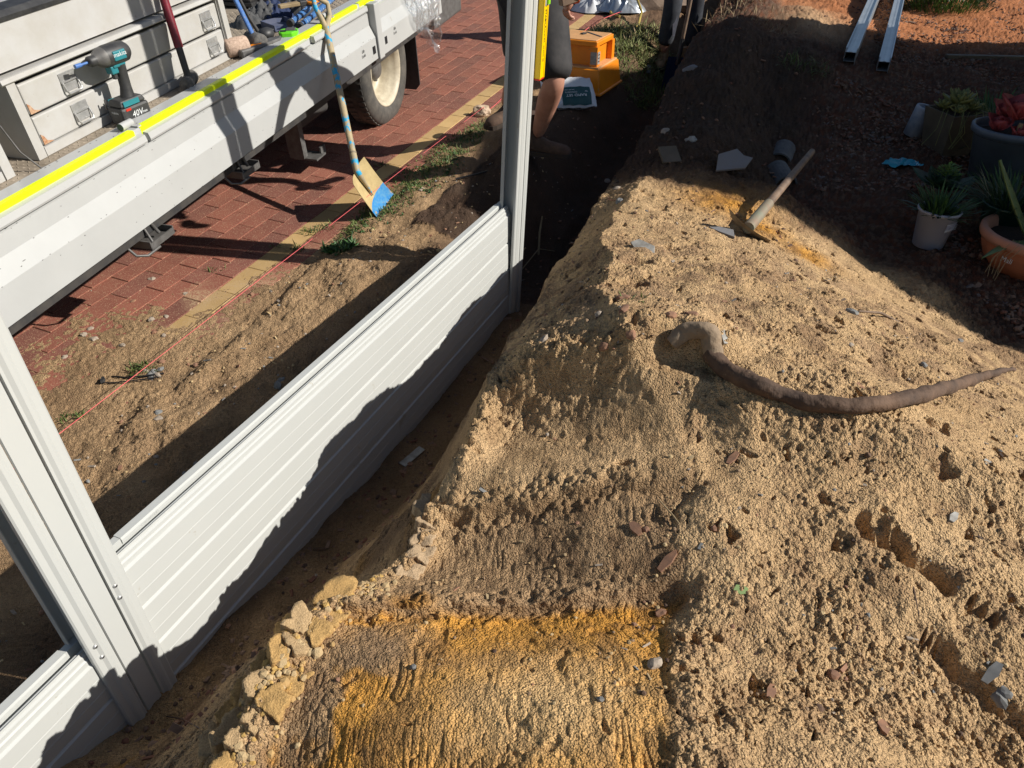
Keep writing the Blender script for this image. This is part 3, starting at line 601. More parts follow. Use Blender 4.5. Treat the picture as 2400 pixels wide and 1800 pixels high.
b = MB(); b.sweep([(-.022, .300), (.002, .298), (.005, .218), (.037, .150), (.039, .020), (.014, .016), (.014, .03), (.022, .036), (.022, .144), (-.012, .212), (-.012, .27), (-.022, .28)], .20, 1.30); b.build('side_board', M['white'], truck)
_rc = random.Random(31); b = MB()
for k in range(150):                                     # chipped paint, mostly along the folds
    y_ = _rc.uniform(-3.4, .06); zf_ = _rc.choice([.286, .286, .219, .151, .151, .023]); z_ = zf_ + _rc.gauss(0, .004) if _rc.random() < .6 else _rc.uniform(.04, .27)
    x_ = float(np.interp(z_, [.022, .150, .218, .286], [.036, .034, .002, 0])) + .0006; L_ = _rc.uniform(.002, .006) * (2.6 if _rc.random() < .12 else 1)
    b.box((x_, y_, z_), (.0008, L_, _rc.uniform(.0012, .003)))
tag(b.build('paint_chips', M['greym'], sb1), kind='stuff')
b = MB()
for k in range(90):
    y_ = _rc.uniform(-3.4, .3); x_ = -.117 + abs(_rc.gauss(0, .006)) if _rc.random() < .6 else _rc.uniform(-.11, -.06); b.box((x_, y_, .3523), (_rc.uniform(.001, .004), _rc.uniform(.002, .010), .0008))
CHIP2 = b
# corner post folded between the boards
b = MB(); b.box((.018, .150, .175), (.060, .075, .33), bev=.006); b.build('corner_post', M['white'], truck)
for (y_, c_) in ((.055, .085), (.245, .095)):
    b = MB(); b.box((.0385, y_, c_), (.003, .035, .045)); b.build('latch', M['ink'], truck)
for (y_, c_, t_) in ((-.10, .105, 'Lift\nLock'), (.40, .115, 'Lift\nLock')):
    text('stencil', t_, .026, M['ink'], truck, Matrix.Translation((.0385, y_, c_)) @ Matrix(((0, 0, 1, 0), (1, 0, 0, 0), (0, 1, 0, 0), (0, 0, 0, 1))), .0003)
b = MB(); b.sweep([(-.0225, .295), (-.0225, .348), (-.028, .352), (-.118, .352), (-.120, .322), (-.10, .318), (-.10, .295)], YB0, 1.3); co = b.build('edge_rail', M['white'], truck); tag(CHIP2.build('paint_chips', M['greym'], co), kind='stuff')
for (y0, y1) in ((YB0, -2.075), (-2.035, .02), (.05, .42)):
    b = MB(); b.sweep([(-.021, .325), (-.0205, .3505), (-.026, .3545), (-.049, .3545), (-.049, .3522), (-.028, .3522), (-.0222, .349), (-.0222, .325)], y0, y1); b.build('reflective_tape', M['yellow'], co)
# chequer plate floor with raised lozenges
b = MB(); b.box((-1.12, (YB0 + 1.3) / 2, .312), (2.0, 1.3 - YB0, .02)); dk = b.build('tray_floor', M['deck'], truck)
b = MB()
for i in range(0, 26):
    for j in range(0, 140):
        y_ = -3.1 + j * .026; x_ = -.125 - i * .026
        if y_ > .55: continue
        s_ = 1 if (i + j) % 2 else -1; Mz = Matrix.Translation((x_, y_, .3225)) @ Matrix.Rotation(s_ * R(45), 4, 'Z')
        b.add([(-.011, 0, 0), (0, -.0036, 0), (.011, 0, 0), (0, .0036, 0), (0, 0, .0035)], [(0, 1, 4), (1, 2, 4), (2, 3, 4), (3, 0, 4)], False, Mz)
tag(b.build('tread_pattern', M['deck'], dk), kind='stuff')
# chassis and hardware underneath
b = MB(); b.box((-.035, (YB0 + 1.2) / 2, .005), (.03, 1.2 - YB0, .10)); b.box((-.55, (YB0 + 1.2) / 2, -.05), (.09, 4.9, .18)); b.box((-1.45, (YB0 + 1.2) / 2, -.05), (.09, 4.9, .18))
for y_ in (-3.6, -2.9, -2.2, -1.5, -.8, -.1, .9): b.box((-1.0, y_, .05), (1.9, .06, .12))
b.box((-1.0, -1.2, .285), (1.9, 4.6, .02)); b.build('chassis', M['blackm'], truck)
def step_bracket(y_):
    g = MB(); g.tube([(-.02, y_ + .05, .02), (-.01, y_ + .08, -.06)], .008, 8)
    g.box((-.03, y_ + .06, -.085), (.10, .15, .006), M=None); g.box((.018, y_ + .06, -.075), (.006, .15, .028)); g.box((-.03, y_ - .015, -.07), (.10, .006, .035)); g.box((-.03, y_ + .135, -.07), (.10, .006, .035))
    g.tube([(-.06, y_ - .09, -.02), (.0, y_ - .09, -.08), (.03, y_ - .06, -.09), (.03, y_ + .02, -.09)], .006, 6)
    g.tube([(-.03, y_ + .02, .02), (.01, y_ + .01, -.07)], .006, 6); g.build('board_bracket', M['greym'], truck)
step_bracket(-2.23); step_bracket(-1.52)
b = MB(); b.box((-.25, -.62, -.17), (.10, .02, .42)); b.box((-.22, -.60, -.20), (.03, .05, .36)); b.box((-.20, -.56, -.385), (.16, .12, .012)); b.box((-.14, -.50, -.365), (.012, .06, .05)); b.build('stabiliser_bracket', M['greym'], truck)
b = MB(); b.box((-.50, -.25, -.12), (.40, .40, .32), bev=.02); b.build('battery_box', M['blackm'], truck)
# wheels (dual), contact at c=-.515
def wheel(a_, y_):
    Mx = Matrix.Translation((a_, y_, -.14)) @ Matrix(((0, 0, 1, 0), (1, 0, 0, 0), (0, 1, 0, 0), (0, 0, 0, 1))).to_4x4()
    w = MB(); w.lathe([(.24, -.19), (.30, -.20), (.355, -.19), (.375, -.17), (.375, -.03), (.355, -.008), (.31, .004), (.262, .0), (.243, -.012), (.24, -.03)], 56, Mx)
    for k in range(56):
        Mk = Mx @ Matrix.Rotation(2 * math.pi * k / 56, 4, 'Z'); w.box((.376, 0, -.05), (.006, .026, .05), Mk); w.box((.376, .01, -.14), (.006, .026, .05), Mk)
    ty = w.build('tyre', M['tyre'], truck)
    w = MB(); w.lathe([(.247, -.030), (.247, -.008), (.240, -.006), (.234, -.014), (.222, -.022), (.216, -.040), (.205, -.070), (.197, -.085), (.190, -.13), (.182, -.152), (.13, -.155), (.10, -.140), (.085, -.138), (.0001, -.138)], 56, Mx)
    rm = w.build('rim', M['rim'], truck)
    w = MB(); w.lathe([(.075, -.138), (.073, -.085), (.060, -.07), (.0001, -.068)], 28, Mx)
    for k in range(6):
        Mk = Mx @ Matrix.Rotation(k * math.pi / 3, 4, 'Z') @ Matrix.Translation((.105, 0, -.138)); w.lathe([(.016, 0), (.016, .022), (.0001, .024)], 6, Mk, smooth=False)
    w.build('hub', M['greym'], rm)
wheel(-.055, .40); wheel(-1.75, .40)
b = MB()
b.sweep([(-.05, 0), (-.25, 0), (-.25, .008), (-.05, .008)], 0, .01)
b = MB(); pts = []
for k in range(9):
    pass
g = [(-.03, .86, .05), (-.30, .86, .05), (-.30, .875, .05), (-.03, .875, .05)]
b.prism([(-.035, .05), (-.31, .05), (-.31, -.40), (-.28, -.44), (-.07, -.44), (-.035, -.40)], 0, .012, M=Matrix.Translation((0, .90, 0)) @ Matrix(((1, 0, 0, 0), (0, 0, 1, 0), (0, 1, 0, 0), (0, 0, 0, 1))).to_4x4()); b.build('mud_flap', M['blackp'], truck)
b = MB(); b.box((-.5, 1.36, .06), (.92, .10, .34)); b.box((-1.0, 1.72, .02), (1.9, .58, .30), bev=.02); b.build('rear_body', M['greym'], truck)
b = MB(); b.box((-1.05, -3.9 + 0, .9), (1.9, .05, 1.1)); b.build('headboard', M['white'], truck)
# ------------------------------------------------------------------ drawer cabinets on the tray
def cabinet(y0, y1, a_, zt, label, drawers):
    Mx = MT @ Matrix.Translation((a_, y0, .3245)); L = y1 - y0; H = zt - .3245
    t = thing('drawer_cabinet', label, 'tool cabinet', Mx)
    D = .50; b = MB()
    b.box((-D / 2 - .012, .0225, H / 2), (D, .045, H)); b.box((-D / 2 - .012, L - .0225, H / 2), (D, .045, H)); b.box((-D - .01, L / 2, H / 2), (.012, L, H))
    b.box((-.027, L / 2, .017), (.05, L - .09, .034)); b.box((-.055, L / 2, .145), (.02, L - .09, .012)); b.box((-D / 2, L / 2, H - .008), (D, L - .09, .016))
    b.box((-.006, .02, H / 2), (.012, .04, H)); b.box((-.006, L - .02, H / 2), (.012, .04, H)); b.box((-.3, L / 2, .012), (.5, L - .1, .02))
    b.build('carcass', M['cab'], t)
    for (z0, z1) in drawers:
        dd = MB(); dd.box((-.022, L / 2, (z0 + z1) / 2), (.022, L - .11, z1 - z0), bev=.006); dd.box((-.25, L / 2, (z0 + z1) / 2 - .01), (.42, L - .13, z1 - z0 - .03)); dr = dd.build('drawer', M['cab'], t)
        for hy in ((.285, L - .155) if L > 1 else (.22,)):
            hb = MB(); zc = (z0 + z1) / 2 + .004
            hb.box((-.009, hy, zc + .018), (.003, .085, .030), bev=.001); hb.box((-.009, hy, zc - .022), (.003, .07, .028), bev=.001); hb.box((-.006, hy, zc), (.006, .085, .006))
            hp = hb.build('handle_plate', M['steel'], dr)
            hb = MB(); hb.tube([(-.004, hy - .039, zc), (.004, hy - .039, zc - .03), (.006, hy - .033, zc - .042), (.006, hy + .033, zc - .042), (.004, hy + .039, zc - .03), (-.004, hy + .039, zc)], .0042, 8); hb.build('pull', M['steel'], hp)
    return t, L, H
t1, L1, H1 = cabinet(-2.355, -.985, -.24, .625, 'long scuffed white cabinet with two drawers beside the cordless driver', [(.036, .142), (.152, .262)])
b = MB(); b.sweep([(-.50, .30), (-.50, .312), (.006, .300), (.010, .285), (.004, .280), (-.02, .288)], -.02, L1 + .02); b.sweep([(-.50, .313), (-.022, .313), (-.030, .458), (-.50, .470)], -.55, L1 - .015); b.build('upper_case', M['cab'], t1)
b = MB(); b.sweep([(-.024, .459), (-.018, .475), (-.035, .492), (-.10, .50), (-.10, .482), (-.04, .459)], -.55, L1 - .015); b.build('black_seal', M['blackp'], t1)
for zz in ((.038, 0), (.154, 0)):
    b = MB(); b.prism([(0, 0), (.05, .0), (.035, .006), (.02, .012), (.012, .03), (0, .04)], 0, .0015, M=Matrix.Translation((-.0105, .058, zz[0])) @ Matrix(((0, 0, 1, 0), (1, 0, 0, 0), (0, 1, 0, 0), (0, 0, 0, 1))).to_4x4()); b.build('rust_patch', M['rust'], t1)
t2, L2, H2 = cabinet(-3.2, -2.49, -.225, .60, 'second white cabinet at the left end of the tray', [(.05, .23)])
# ------------------------------------------------------------------ tools on the tray
def TT(y, a, c=.3245, rot=0, tilt=None):
    m = MT @ Matrix.Translation((a, y, c)) @ Matrix.Rotation(rot, 4, 'Z')
    return m
# cordless impact driver standing on its battery
q = TP(306, 264, c=.36)
imp = thing('impact_driver', 'teal and black cordless impact driver standing on its battery', 'impact driver', MT @ Matrix.Translation((q.x, q.y, .3245)) @ Matrix.Rotation(R(-100), 4, 'Z') @ Matrix.Diagonal((1.13, 1.13, 1.13, 1)))
# local: +x points the bit, z up
b = MB(); b.box((.0, 0, .034), (.125, .078, .066), bev=.010); bat = b.build('battery', M['blackp'], imp)
b = MB(); b.box((.0, 0, .079), (.115, .074, .022), taper=.85, bev=.006); b.build('battery_foot', M['blackp'], imp)
for sg in (-1, 1): b = MB(); b.box((.01, sg * .0382, .078), (.07, .002, .018)); b.build('teal_band', M['teal'], imp)
b = MB(); b.tube([(-.012, 0, .085), (-.018, 0, .12), (-.022, 0, .165), (-.020, 0, .20)], [.026, .020, .0195, .024], 16); b.build('grip', M['blackp'], imp)
b = MB(); Mh = Matrix.Translation((0, 0, .235)) @ Matrix.Rotation(R(90), 4, 'Y')
b.lathe([(.0001, -.075), (.024, -.073), (.034, -.060), (.037, -.03), (.037, .015), (.035, .030)], 28, Mh); b.build('motor_housing', M['blackp'], imp)
b = MB(); b.box((-.012, 0, .236), (.052, .0775, .032), bev=.003); b.box((-.01, 0, .205), (.055, .044, .022), bev=.006); b.box((.012, 0, .190), (.03, .034, .03), bev=.005); b.build('teal_shell', M['teal'], imp)
b = MB(); b.lathe([(.035, .030), (.034, .036), (.029, .052), (.018, .064), (.018, .066)], 28, Mh); b.build('nose_cone', M['greym'], imp)
b = MB(); b.lathe([(.018, .064), (.018, .088), (.014, .093), (.006, .094)], 20, Mh); b.build('chuck', M['blackp'], imp)
b = MB(); b.tube([(.092, 0, .235), (.122, 0, .235)], .0042, 8); b.tube([(.122, 0, .235), (.146, 0, .235)], .0075, 10); b.build('bit', M['blueh'], imp)
b = MB(); b.box((.010, 0, .172), (.016, .018, .034), bev=.004); b.build('trigger', M['blackp'], imp)
b = MB(); b.tube([(.055, -.042, .09), (.058, -.045, .06), (.04, -.047, .045), (.02, -.045, .06), (.028, -.042, .09)], .0035, 6); b.build('belt_hook', M['greym'], imp)
def side(sgn, x, z): return Matrix.Translation((x, sgn * .0388, z)) @ Matrix(((-sgn * 1., 0, 0, 0), (0, 0, sgn, 0), (0, 1, 0, 0), (0, 0, 0, 1))).to_4x4()
for sg in (1, -1):
    text('logo', 'makita', .021, M['inkw'], imp, side(sg, -.012, .240), .0003, shear=.15)
    text('battery_print', '40V', .030, M['inkw'], imp, side(sg, .0, .036) @ Matrix.Translation((0, 0, .0008)), .0003, shear=.2)
    text('battery_print', 'max', .013, M['inkw'], imp, side(sg, -.034 * 1, .034) @ Matrix.Translation((0, 0, .0008)), .0003)
    b = MB(); b.box((.032, sg * .0396, .058), (.022, .001, .008)); b.box((.0, sg * .0392, .018), (.09, .001, .006)); b.build('print', [M['redp']], imp)
text('logo', 'makita', .013, M['inkw'], imp, Matrix.Translation((.0628, 0, .05)) @ Matrix(((0, 0, 1, 0), (1, 0, 0, 0), (0, 1, 0, 0), (0, 0, 0, 1))).to_4x4(), .0003)
# sledge hammer: dark red handle leaning back on the cabinet
q = TP(462, 190, c=.36)
M_sl = MT @ Matrix.Translation((-.165, q.y, .3245))
sl = thing('sledge_hammer', 'sledge hammer with dark red and black handle leaning on the cabinet', 'sledge hammer', M_sl)
b = MB(); b.tube([(0, 0, .04), (-.075, .085, .45), (-.11, .13, .70), (-.14, .17, .9)], [.015, .017, .018, .018], 12); hs = b.build('handle', M['blackp'], sl)
b = MB(); b.tube([(-.026, .03, .17), (-.073, .083, .44)], [.0195, .0195], 12); b.build('red_sleeve', M['redh'], hs)
b = MB(); b.lathe([(.0001, -.075), (.026, -.073), (.031, -.066), (.032, -.03), (.026, -.02), (.026, .02), (.032, .03), (.031, .066), (.026, .073), (.0001, .075)], 16, Matrix.Translation((0, 0, .034)) @ Matrix.Rotation(R(25), 4, 'Z') @ Matrix.Rotation(R(90), 4, 'X')); b.build('head', M['rubber'], sl)
def mallet(px, py, label, hc, hm, hlen, hr, hh, yaw, tiltxy, facem=None, cat='mallet'):
    q = TP(px, py, c=.36); t = thing('mallet', label, cat, MT @ Matrix.Translation((q.x, q.y, .3245)))
    b = MB(); b.tube([(0, 0, hr), (tiltxy[0] * .5, tiltxy[1] * .5, hh * .5), (tiltxy[0], tiltxy[1], hh)], [.014, .016, .017], 8, flat=.7); b.build('handle', hc, t)
    Mx = Matrix.Translation((0, 0, hr)) @ Matrix.Rotation(yaw, 4, 'Z') @ Matrix.Rotation(R(90), 4, 'X')
    b = MB(); b.lathe([(.0001, -hlen), (hr * .9, -hlen), (hr, -hlen + .006), (hr * .98, 0), (hr, hlen - .006), (hr * .9, hlen), (.0001, hlen)], 24, Mx, smooth=True); b.build('head', hm, t)
    return t
mallet(600, 98, 'black rubber mallet with worn blue handle behind the cabinet corner', M['blueh'], M['rubber'], .062, .042, .62, R(60), (-.12, -.07))
# tan block of worn rubber at the cabinet corner
q = TP(562, 110, c=.37); rb = thing('rubber_mallet_head', 'round worn tan mallet head end-on at the cabinet corner', 'mallet', MT @ Matrix.Translation((q.x - .02, q.y, .3245)))
b = MB(); b.lathe([(.0001, -.06), (.040, -.06), (.045, -.052), (.046, 0), (.045, .052), (.040, .058), (.0001, .06)], 26, Matrix.Translation((0, 0, .046)) @ Matrix.Rotation(R(-35), 4, 'Z') @ Matrix.Rotation(R(90), 4, 'X')); b.build('head', M['rubw'], rb)
b = MB(); b.tube([(0, 0, .05), (-.22, -.03, .20), (-.38, -.05, .30)], .015, 10); b.build('handle', M['wood'], rb)
# crowbar
q = TP(603, 80, c=.34); cb = thing('crowbar', 'black pry bar leaning upright between the mallets', 'crowbar', MT @ Matrix.Translation((q.x, q.y, .3245)))
b = MB(); b.tube([(0.01, .01, .01), (-.02, -.01, .10), (-.07, -.04, .30), (-.14, -.08, .7)], [.012, .009, .011, .011], 8); b.build('bar', M['blackm'], cb)
b = MB(); b.box((.012, .012, .012), (.035, .06, .02), bev=.006); b.build('claw', M['greym'], cb)
# flat scraper with orange mark
q = TP(616, 108, c=.345); sc = thing('masonry_float', 'grey dusty float with an orange sticker beside the tray edge', 'trowel', MT @ Matrix.Translation((q.x, q.y, .3245)) @ Matrix.Rotation(R(-12), 4, 'Z'))
b = MB(); b.prism([(-.025, -.16), (.02, -.17), (.04, -.05), (.035, .10), (.0, .15), (-.03, .08)], 0, .04); b.build('body', M['greym'], sc, bevel=.006)
b = MB(); b.prism([(-.018, -.07), (.0, -.08), (.012, -.02), (.0, .03), (-.014, .0)], .0405, .042); b.build('sticker', M['orange'], sc)
# tape measure
q = TP(676, 78, c=.36); tm = thing('tape_measure', 'lime green and grey tape measure lying on the tray', 'tape measure', MT @ Matrix.Translation((q.x, q.y, .3245)) @ Matrix.Rotation(R(20), 4, 'Z'))
b = MB(); b.prism([(-.048, -.03), (-.03, -.048), (.03, -.045), (.048, -.02), (.048, .045), (-.03, .048), (-.048, .03)], 0, .05); bd = b.build('case', M['green'], tm, bevel=.005)
b = MB(); b.box((.012, .022, .052), (.05, .052, .006), bev=.002); b.box((.0, 0, .0505), (.102, .016, .003)); b.build('grip', M['greym'], tm)
b = MB(); b.box((-.022, -.018, .0515), (.03, .02, .002)); b.build('label_plate', M['ink'], tm)
b = MB(); b.box((.062, .03, .01), (.03, .02, .012), bev=.003); b.build('hook', M['green'], tm)
# black ball-like knob
q = TP(624, 78, c=.35); kn = thing('safety_glasses_case', 'small glossy black case between the mallet and the tape measure', 'case', MT @ Matrix.Translation((q.x, q.y, .3245)))
b = MB(); b.lathe([(.0001, 0), (.034, .004), (.042, .02), (.036, .042), (.018, .052), (.0001, .054)], 20, Matrix.Diagonal((1, 1.25, 1, 1))); b.build('shell', M['blackp'], kn); b = MB(); b.tube([(-.04, .03, .02), (0, .055, .03), (.03, .03, .04)], .003, 6); b.build('strap', M['greym'], kn)
# crumpled cloths / gloves / bags
def crumple(name, label, cat, px, py, sx, sy, h, m, seed, rot=0, dz=0):
    q = TP(px, py, c=.33); t = thing(name, label, cat, MT @ Matrix.Translation((q.x, q.y, .3245 + dz)) @ Matrix.Rotation(rot, 4, 'Z'))
    n = 34; vs = []; fs = []
    for i in range(n + 1):
        for j in range(n + 1):
            u = i / n * 2 - 1; v = j / n * 2 - 1; r_ = max(abs(u), abs(v)); ang = math.atan2(v, u)
            rr = r_ * (1 + .18 * mnoise.noise((math.cos(ang) * 1.5 + seed, math.sin(ang) * 1.5, seed)))
            x = sx * rr * math.cos(ang) * (1 if r_ else 0); y = sy * rr * math.sin(ang)
            zz = h * (1 - r_ ** 3) * (.62 + .55 * abs(mnoise.noise((u * 2.6 + seed, v * 2.2, seed * .7)))) + h * .22 * (1 - r_ ** 4) * abs(mnoise.noise((u * 6, v * 5 + seed, 1)))
            vs.append((x, y, max(0, zz)))
    for i in range(n):
        for j in range(n): fs.append((i * (n + 1) + j, (i + 1) * (n + 1) + j, (i + 1) * (n + 1) + j + 1, i * (n + 1) + j + 1))
    b = MB(); b.add(vs, fs, True); b.build('fabric', m, t); return t
crumple('work_gloves', 'pair of rumpled charcoal work gloves on the tray', 'gloves', 592, 52, .10, .13, .08, M['cloth'], 1.3)
crumple('tool_bag', 'dark grey cloth tool pouch behind the gloves', 'tool bag', 622, 44, .12, .12, .11, M['cloth'], 4.2)
crumple('jacket', 'folded navy jacket on the tray between the pouch and the blue bar', 'jacket', 650, 40, .12, .13, .10, M['navy'], 7.7)
crumple('beanie', 'round black felt bag beside the shovel fork', 'bag', 712, 30, .09, .11, .13, M['cloth'], 9.1)
crumple('rag', 'black rag bundled under the dark tool box', 'rag', 668, 8, .2, .14, .12, M['blackp'], 3.1)
q = TP(655, 55, c=.345); t = thing('paint_tray', 'blue-grey dustpan lying on the chequer plate', 'dustpan', MT @ Matrix.Translation((q.x, q.y, .3245)) @ Matrix.Rotation(R(-30), 4, 'Z'))
b = MB(); b.box((0, 0, .006), (.16, .15, .006)); b.box((-.078, 0, .02), (.005, .15, .03)); b.box((0, .073, .02), (.16, .005, .03)); b.box((0, -.073, .02), (.16, .005, .03)); b.build('pan', mat('dull_blue_pan', (.07, .09, .16), .6, c2=(.12, .13, .18), nscale=20), t); b = MB(); b.tube([(-.08, 0, .02), (-.2, 0, .05)], .012, 10); b.build('handle', M['navy'], t)
q = TP(684, 38, c=.36); t = thing('brush', 'tan handled brush lying across the pouch', 'brush', MT @ Matrix.Translation((q.x, q.y, .42)) @ Matrix.Rotation(R(-40), 4, 'Z'))
b = MB(); b.box((0, 0, 0), (.045, .13, .02), bev=.004); b.build('stock', M['straw'], t); b = MB(); b.box((0, .08, 0), (.05, .05, .03), bev=.006); b.build('ferrule', M['blackp'], t)
q0 = TP(705, 60, c=.345); q1 = TP(790, -12, c=.345)
for k, (off, lab) in enumerate((((0, 0, 0), 'paint-flecked blue bar lying on the tray behind the shovel fork'), ((-.045, -.02, .02), 'second paint-flecked blue bar, further from the tray edge'))):
    t = thing('blue_bar', lab, 'bar', MT, group='blue bars on the tray'); b = MB(); o_ = Vector(off); b.tube([q0 + o_, q0.lerp(q1, .5) + o_, q1 + o_], [.017, .017, .017], 8); b.build('bar', mat('flecked_blue', (.03, .10, .28), .5, c2=(.05, .16, .38), nscale=20, spots=(.5, .55, .6), sscale=60, sth=.58), t)
    b = MB(); b.tube([q0 + o_, q0 + o_ + (q0 - q1).normalized() * .03], [.022, .02], 10); b.build('end_cap', M['blackp'], t)
q = TP(738, 10, c=.40); t = thing('orange_snips', 'orange plastic loop handles among the tools behind the shovel', 'snips', MT @ Matrix.Translation((q.x, q.y, .43)))
b = MB(); b.tube([(.045 * math.cos(a_), .06 * math.sin(a_), .01 * math.sin(a_)) for a_ in np.linspace(0, 6.28, 20)], .009, 8); b.build('handle', M['orange'], t); b = MB(); b.box((0, .11, .0), (.03, .12, .012)); b.build('blade', M['greym'], t)
for (px, py, lab, d_) in ((592, 12, 'upright dark grey tool case behind the pry bar', (.30, .22, .36)), (655, -18, 'black tool box with a pale lower edge behind the pouch', (.4, .50, .26))):
    q = TP(px, py, c=.33); t = thing('tool_case', lab, 'tool box', MT @ Matrix.Translation((q.x - .12, q.y + (.05 if px < 600 else .1), .3245)))
    b = MB(); b.box((0, 0, d_[2] / 2 + .03), d_, bev=.012); b.build('case', M['blackm'], t)
    b = MB(); b.box((0, 0, .022), (d_[0] + .02, d_[1] + .02, .02)); b.build('lower_rim', M['straw'] if px > 600 else M['blackp'], t)
    b = MB(); b.box((d_[0] / 2 + .004, 0, d_[2] * .7), (.012, .06, .03), bev=.003); b.build('latch', M['greym'], t)
# white strap locks lying on the edge rail
for (px, py, lab, k) in ((315, 300, 'white plastic cap clipped over the tape nearest the impact driver', 0), (790, 42, 'small white clip on the tray edge beside the shovel fork', 1)):
    q = TP(px, py, c=.36); t = thing('edge_clip', lab, 'clip', MT @ Matrix.Translation((-.062, q.y, .3525)))
    b = MB(); b.tube([(0, -.032, .017), (0, .005, .017)], .0155, 16); b.tube([(0, .006, .017), (0, .034, .017)], .0145, 16); b.build('roller', M['white'], t)
    b = MB(); b.tube([(0, -.0335, .017), (0, -.032, .017)], .0145, 16); b.build('core', M['leafd'] if k == 0 else M['greym'], t)
    b = MB(); b.box((.022, .03, .004), (.03, .02, .006)); b.build('tab', M['white'], t)
# thin lead trailing out of the cabinets
t = thing('lead_wire', 'thin grey lead drooping onto the tray between the two cabinets', 'cable', MT); b = MB(); b.tube([(-.225, -2.46, .50), (-.20, -2.45, .40), (-.16, -2.43, .335), (-.15, -2.38, .330), (-.16, -2.30, .330)], .0032, 6); b.build('lead', M['greym'], t)
# ------------------------------------------------------------------ shovel leaning on the tray
q = TP(775, 92, a=.02); top = MT @ q; gr = Vector(G(862, 462)); 
foot = G(900, 488); foot.z = float(base_z(foot.x, foot.y)) + .004
rr_ = ray(829, 397); cands = [rr_ * t_ for t_ in np.arange(2.5, 6, .005)]; sock = min(cands, key=lambda P_: abs((P_ - foot).length - .315) - (.02 if P_.z > foot.z + .1 else 0) + (0 if P_.z > foot.z + .12 else 5))
side_ = (G(921, 466) - G(878, 510)).normalized(); ax = (sock - foot).normalized(); side_ = (side_ - ax * side_.dot(ax)).normalized(); nrm = side_.cross(ax)
if nrm.z < 0: side_ = -side_; nrm = side_.cross(ax)
MSh = Matrix((side_, ax, nrm)).transposed().to_4x4(); MSh.translation = foot
top = MT @ TP(770, 92, a=.03)
sh = thing('shovel', 'long blue-painted shovel leaning on the tray, sand-caked square blade down', 'shovel', MSh)
LT = (top - foot).length
n = 12; vs = []; fs = []; BW, BL = .118, .30
for sgn, off in ((1, 0), (-1, -.0022)):
    for i in range(n + 1):
        for j in range(n + 1):
            u = i / n * 2 - 1; v = j / n
            wd = BW * (1 - .10 * v); x = u * wd; y = v * BL
            zz = .030 * (u * u) + .020 * (v - .5) ** 2 - .010 - .012 * max(0, v - .45) * math.exp(-(u * 5) ** 2) * -1
            if v < .25: zz += .02 * (.25 - v)
            vs.append((x, y, zz + off))
N1 = (n + 1) ** 2
for k in range(2):
    for i in range(n):
        for j in range(n):
            f_ = (k * N1 + i * (n + 1) + j, k * N1 + (i + 1) * (n + 1) + j, k * N1 + (i + 1) * (n + 1) + j + 1, k * N1 + i * (n + 1) + j + 1); fs.append(f_ if k == 0 else f_[::-1])
b = MB(); b.add(vs, [f_ for f_ in fs if vs[f_[0]][1] >= BL * .27 - .001], True); bl = b.build('blade', M['sandblade'], sh)
b = MB(); b.add(vs, [f_ for f_ in fs if vs[f_[0]][1] < BL * .27 - .001 and f_[0] < N1], True); b.build('blade_tip', M['blueblade'], bl)
ivs = MSh.inverted(); S0 = Vector((0, .30, .010)); T0 = ivs @ top; hd = (T0 - S0).normalized(); LT = (T0 - S0).length
b = MB(); b.tube([(0, .12, .0), (0, .24, .008), S0, S0 + hd * .06, S0 + hd * .12], [.004, .014, .019, .0195, .019], 12); b.build('socket', M['shovelh'], sh)
b = MB(); b.tube([S0 + hd * .105, S0 + hd * .113], [.021, .021], 12); b.build('collar', M['iron'], sh)
hl = LT + .08
b = MB(); b.tube([S0 + hd * .08, S0 + hd * hl * .5, S0 + hd * hl], [.018, .019, .019], 14); b.build('handle', M['shovelh'], sh)
gx = ivs.to_3x3() @ Vector(dt); gx = (gx - hd * gx.dot(hd)).normalized()
b = MB()
for sg in (-1, 1): b.tube([S0 + hd * (hl - .02), S0 + hd * (hl + .04) + gx * sg * .02, S0 + hd * (hl + .10) + gx * sg * .05, S0 + hd * (hl + .19) + gx * sg * .056], [.017, .016, .014, .013], 10)
b.tube([S0 + hd * (hl + .19) - gx * .06, S0 + hd * (hl + .19) + gx * .06], .014, 10); b.build('d_grip', M['shovelh'], sh)
# ------------------------------------------------------------------ clear plastic wrap over the side board
t = thing('plastic_wrap', 'crumpled clear plastic sheet draped over the rear side board', 'plastic sheet', MT)
n, m_ = 60, 70; vs = []; fs = []
for j in range(m_ + 1):
    v = j / m_; c_ = .40 - v * .62
    l_ = np.interp(v, [0, .15, .45, .62, .75, 1], [.62, .62, .66, .74, .90, 1.10]); r_ = np.interp(v, [0, .3, .6, .8, 1], [1.24, 1.22, 1.20, 1.19, 1.14])
    for i in range(n + 1):
        u = i / n; y_ = l_ + (r_ - l_) * u
        a0 = np.interp(c_, [-.3, .0, .03, .14, .15, .22, .30, .36, .40], [.03, .05, .055, .058, .055, .025, .022, .01, -.05])
        a_ = a0 + .028 * mnoise.fractal((y_ * 9, c_ * 6, 2), 1, 2.2, 4) + .012 * abs(mnoise.noise((y_ * 30 + c_ * 18, c_ * 9, 5)))
        a_ = max(a_, a0 + .001) if c_ > .02 else a_ + .02 * math.sin(u * 9)
        vs.append((a_, y_ + .01 * mnoise.noise((c_ * 14, u * 3, 8)), c_))
for j in range(m_):
    for i in range(n): fs.append((j * (n + 1) + i, j * (n + 1) + i + 1, (j + 1) * (n + 1) + i + 1, (j + 1) * (n + 1) + i))
b = MB(); b.add(vs, fs, True); b.build('sheet', M['film'], t)
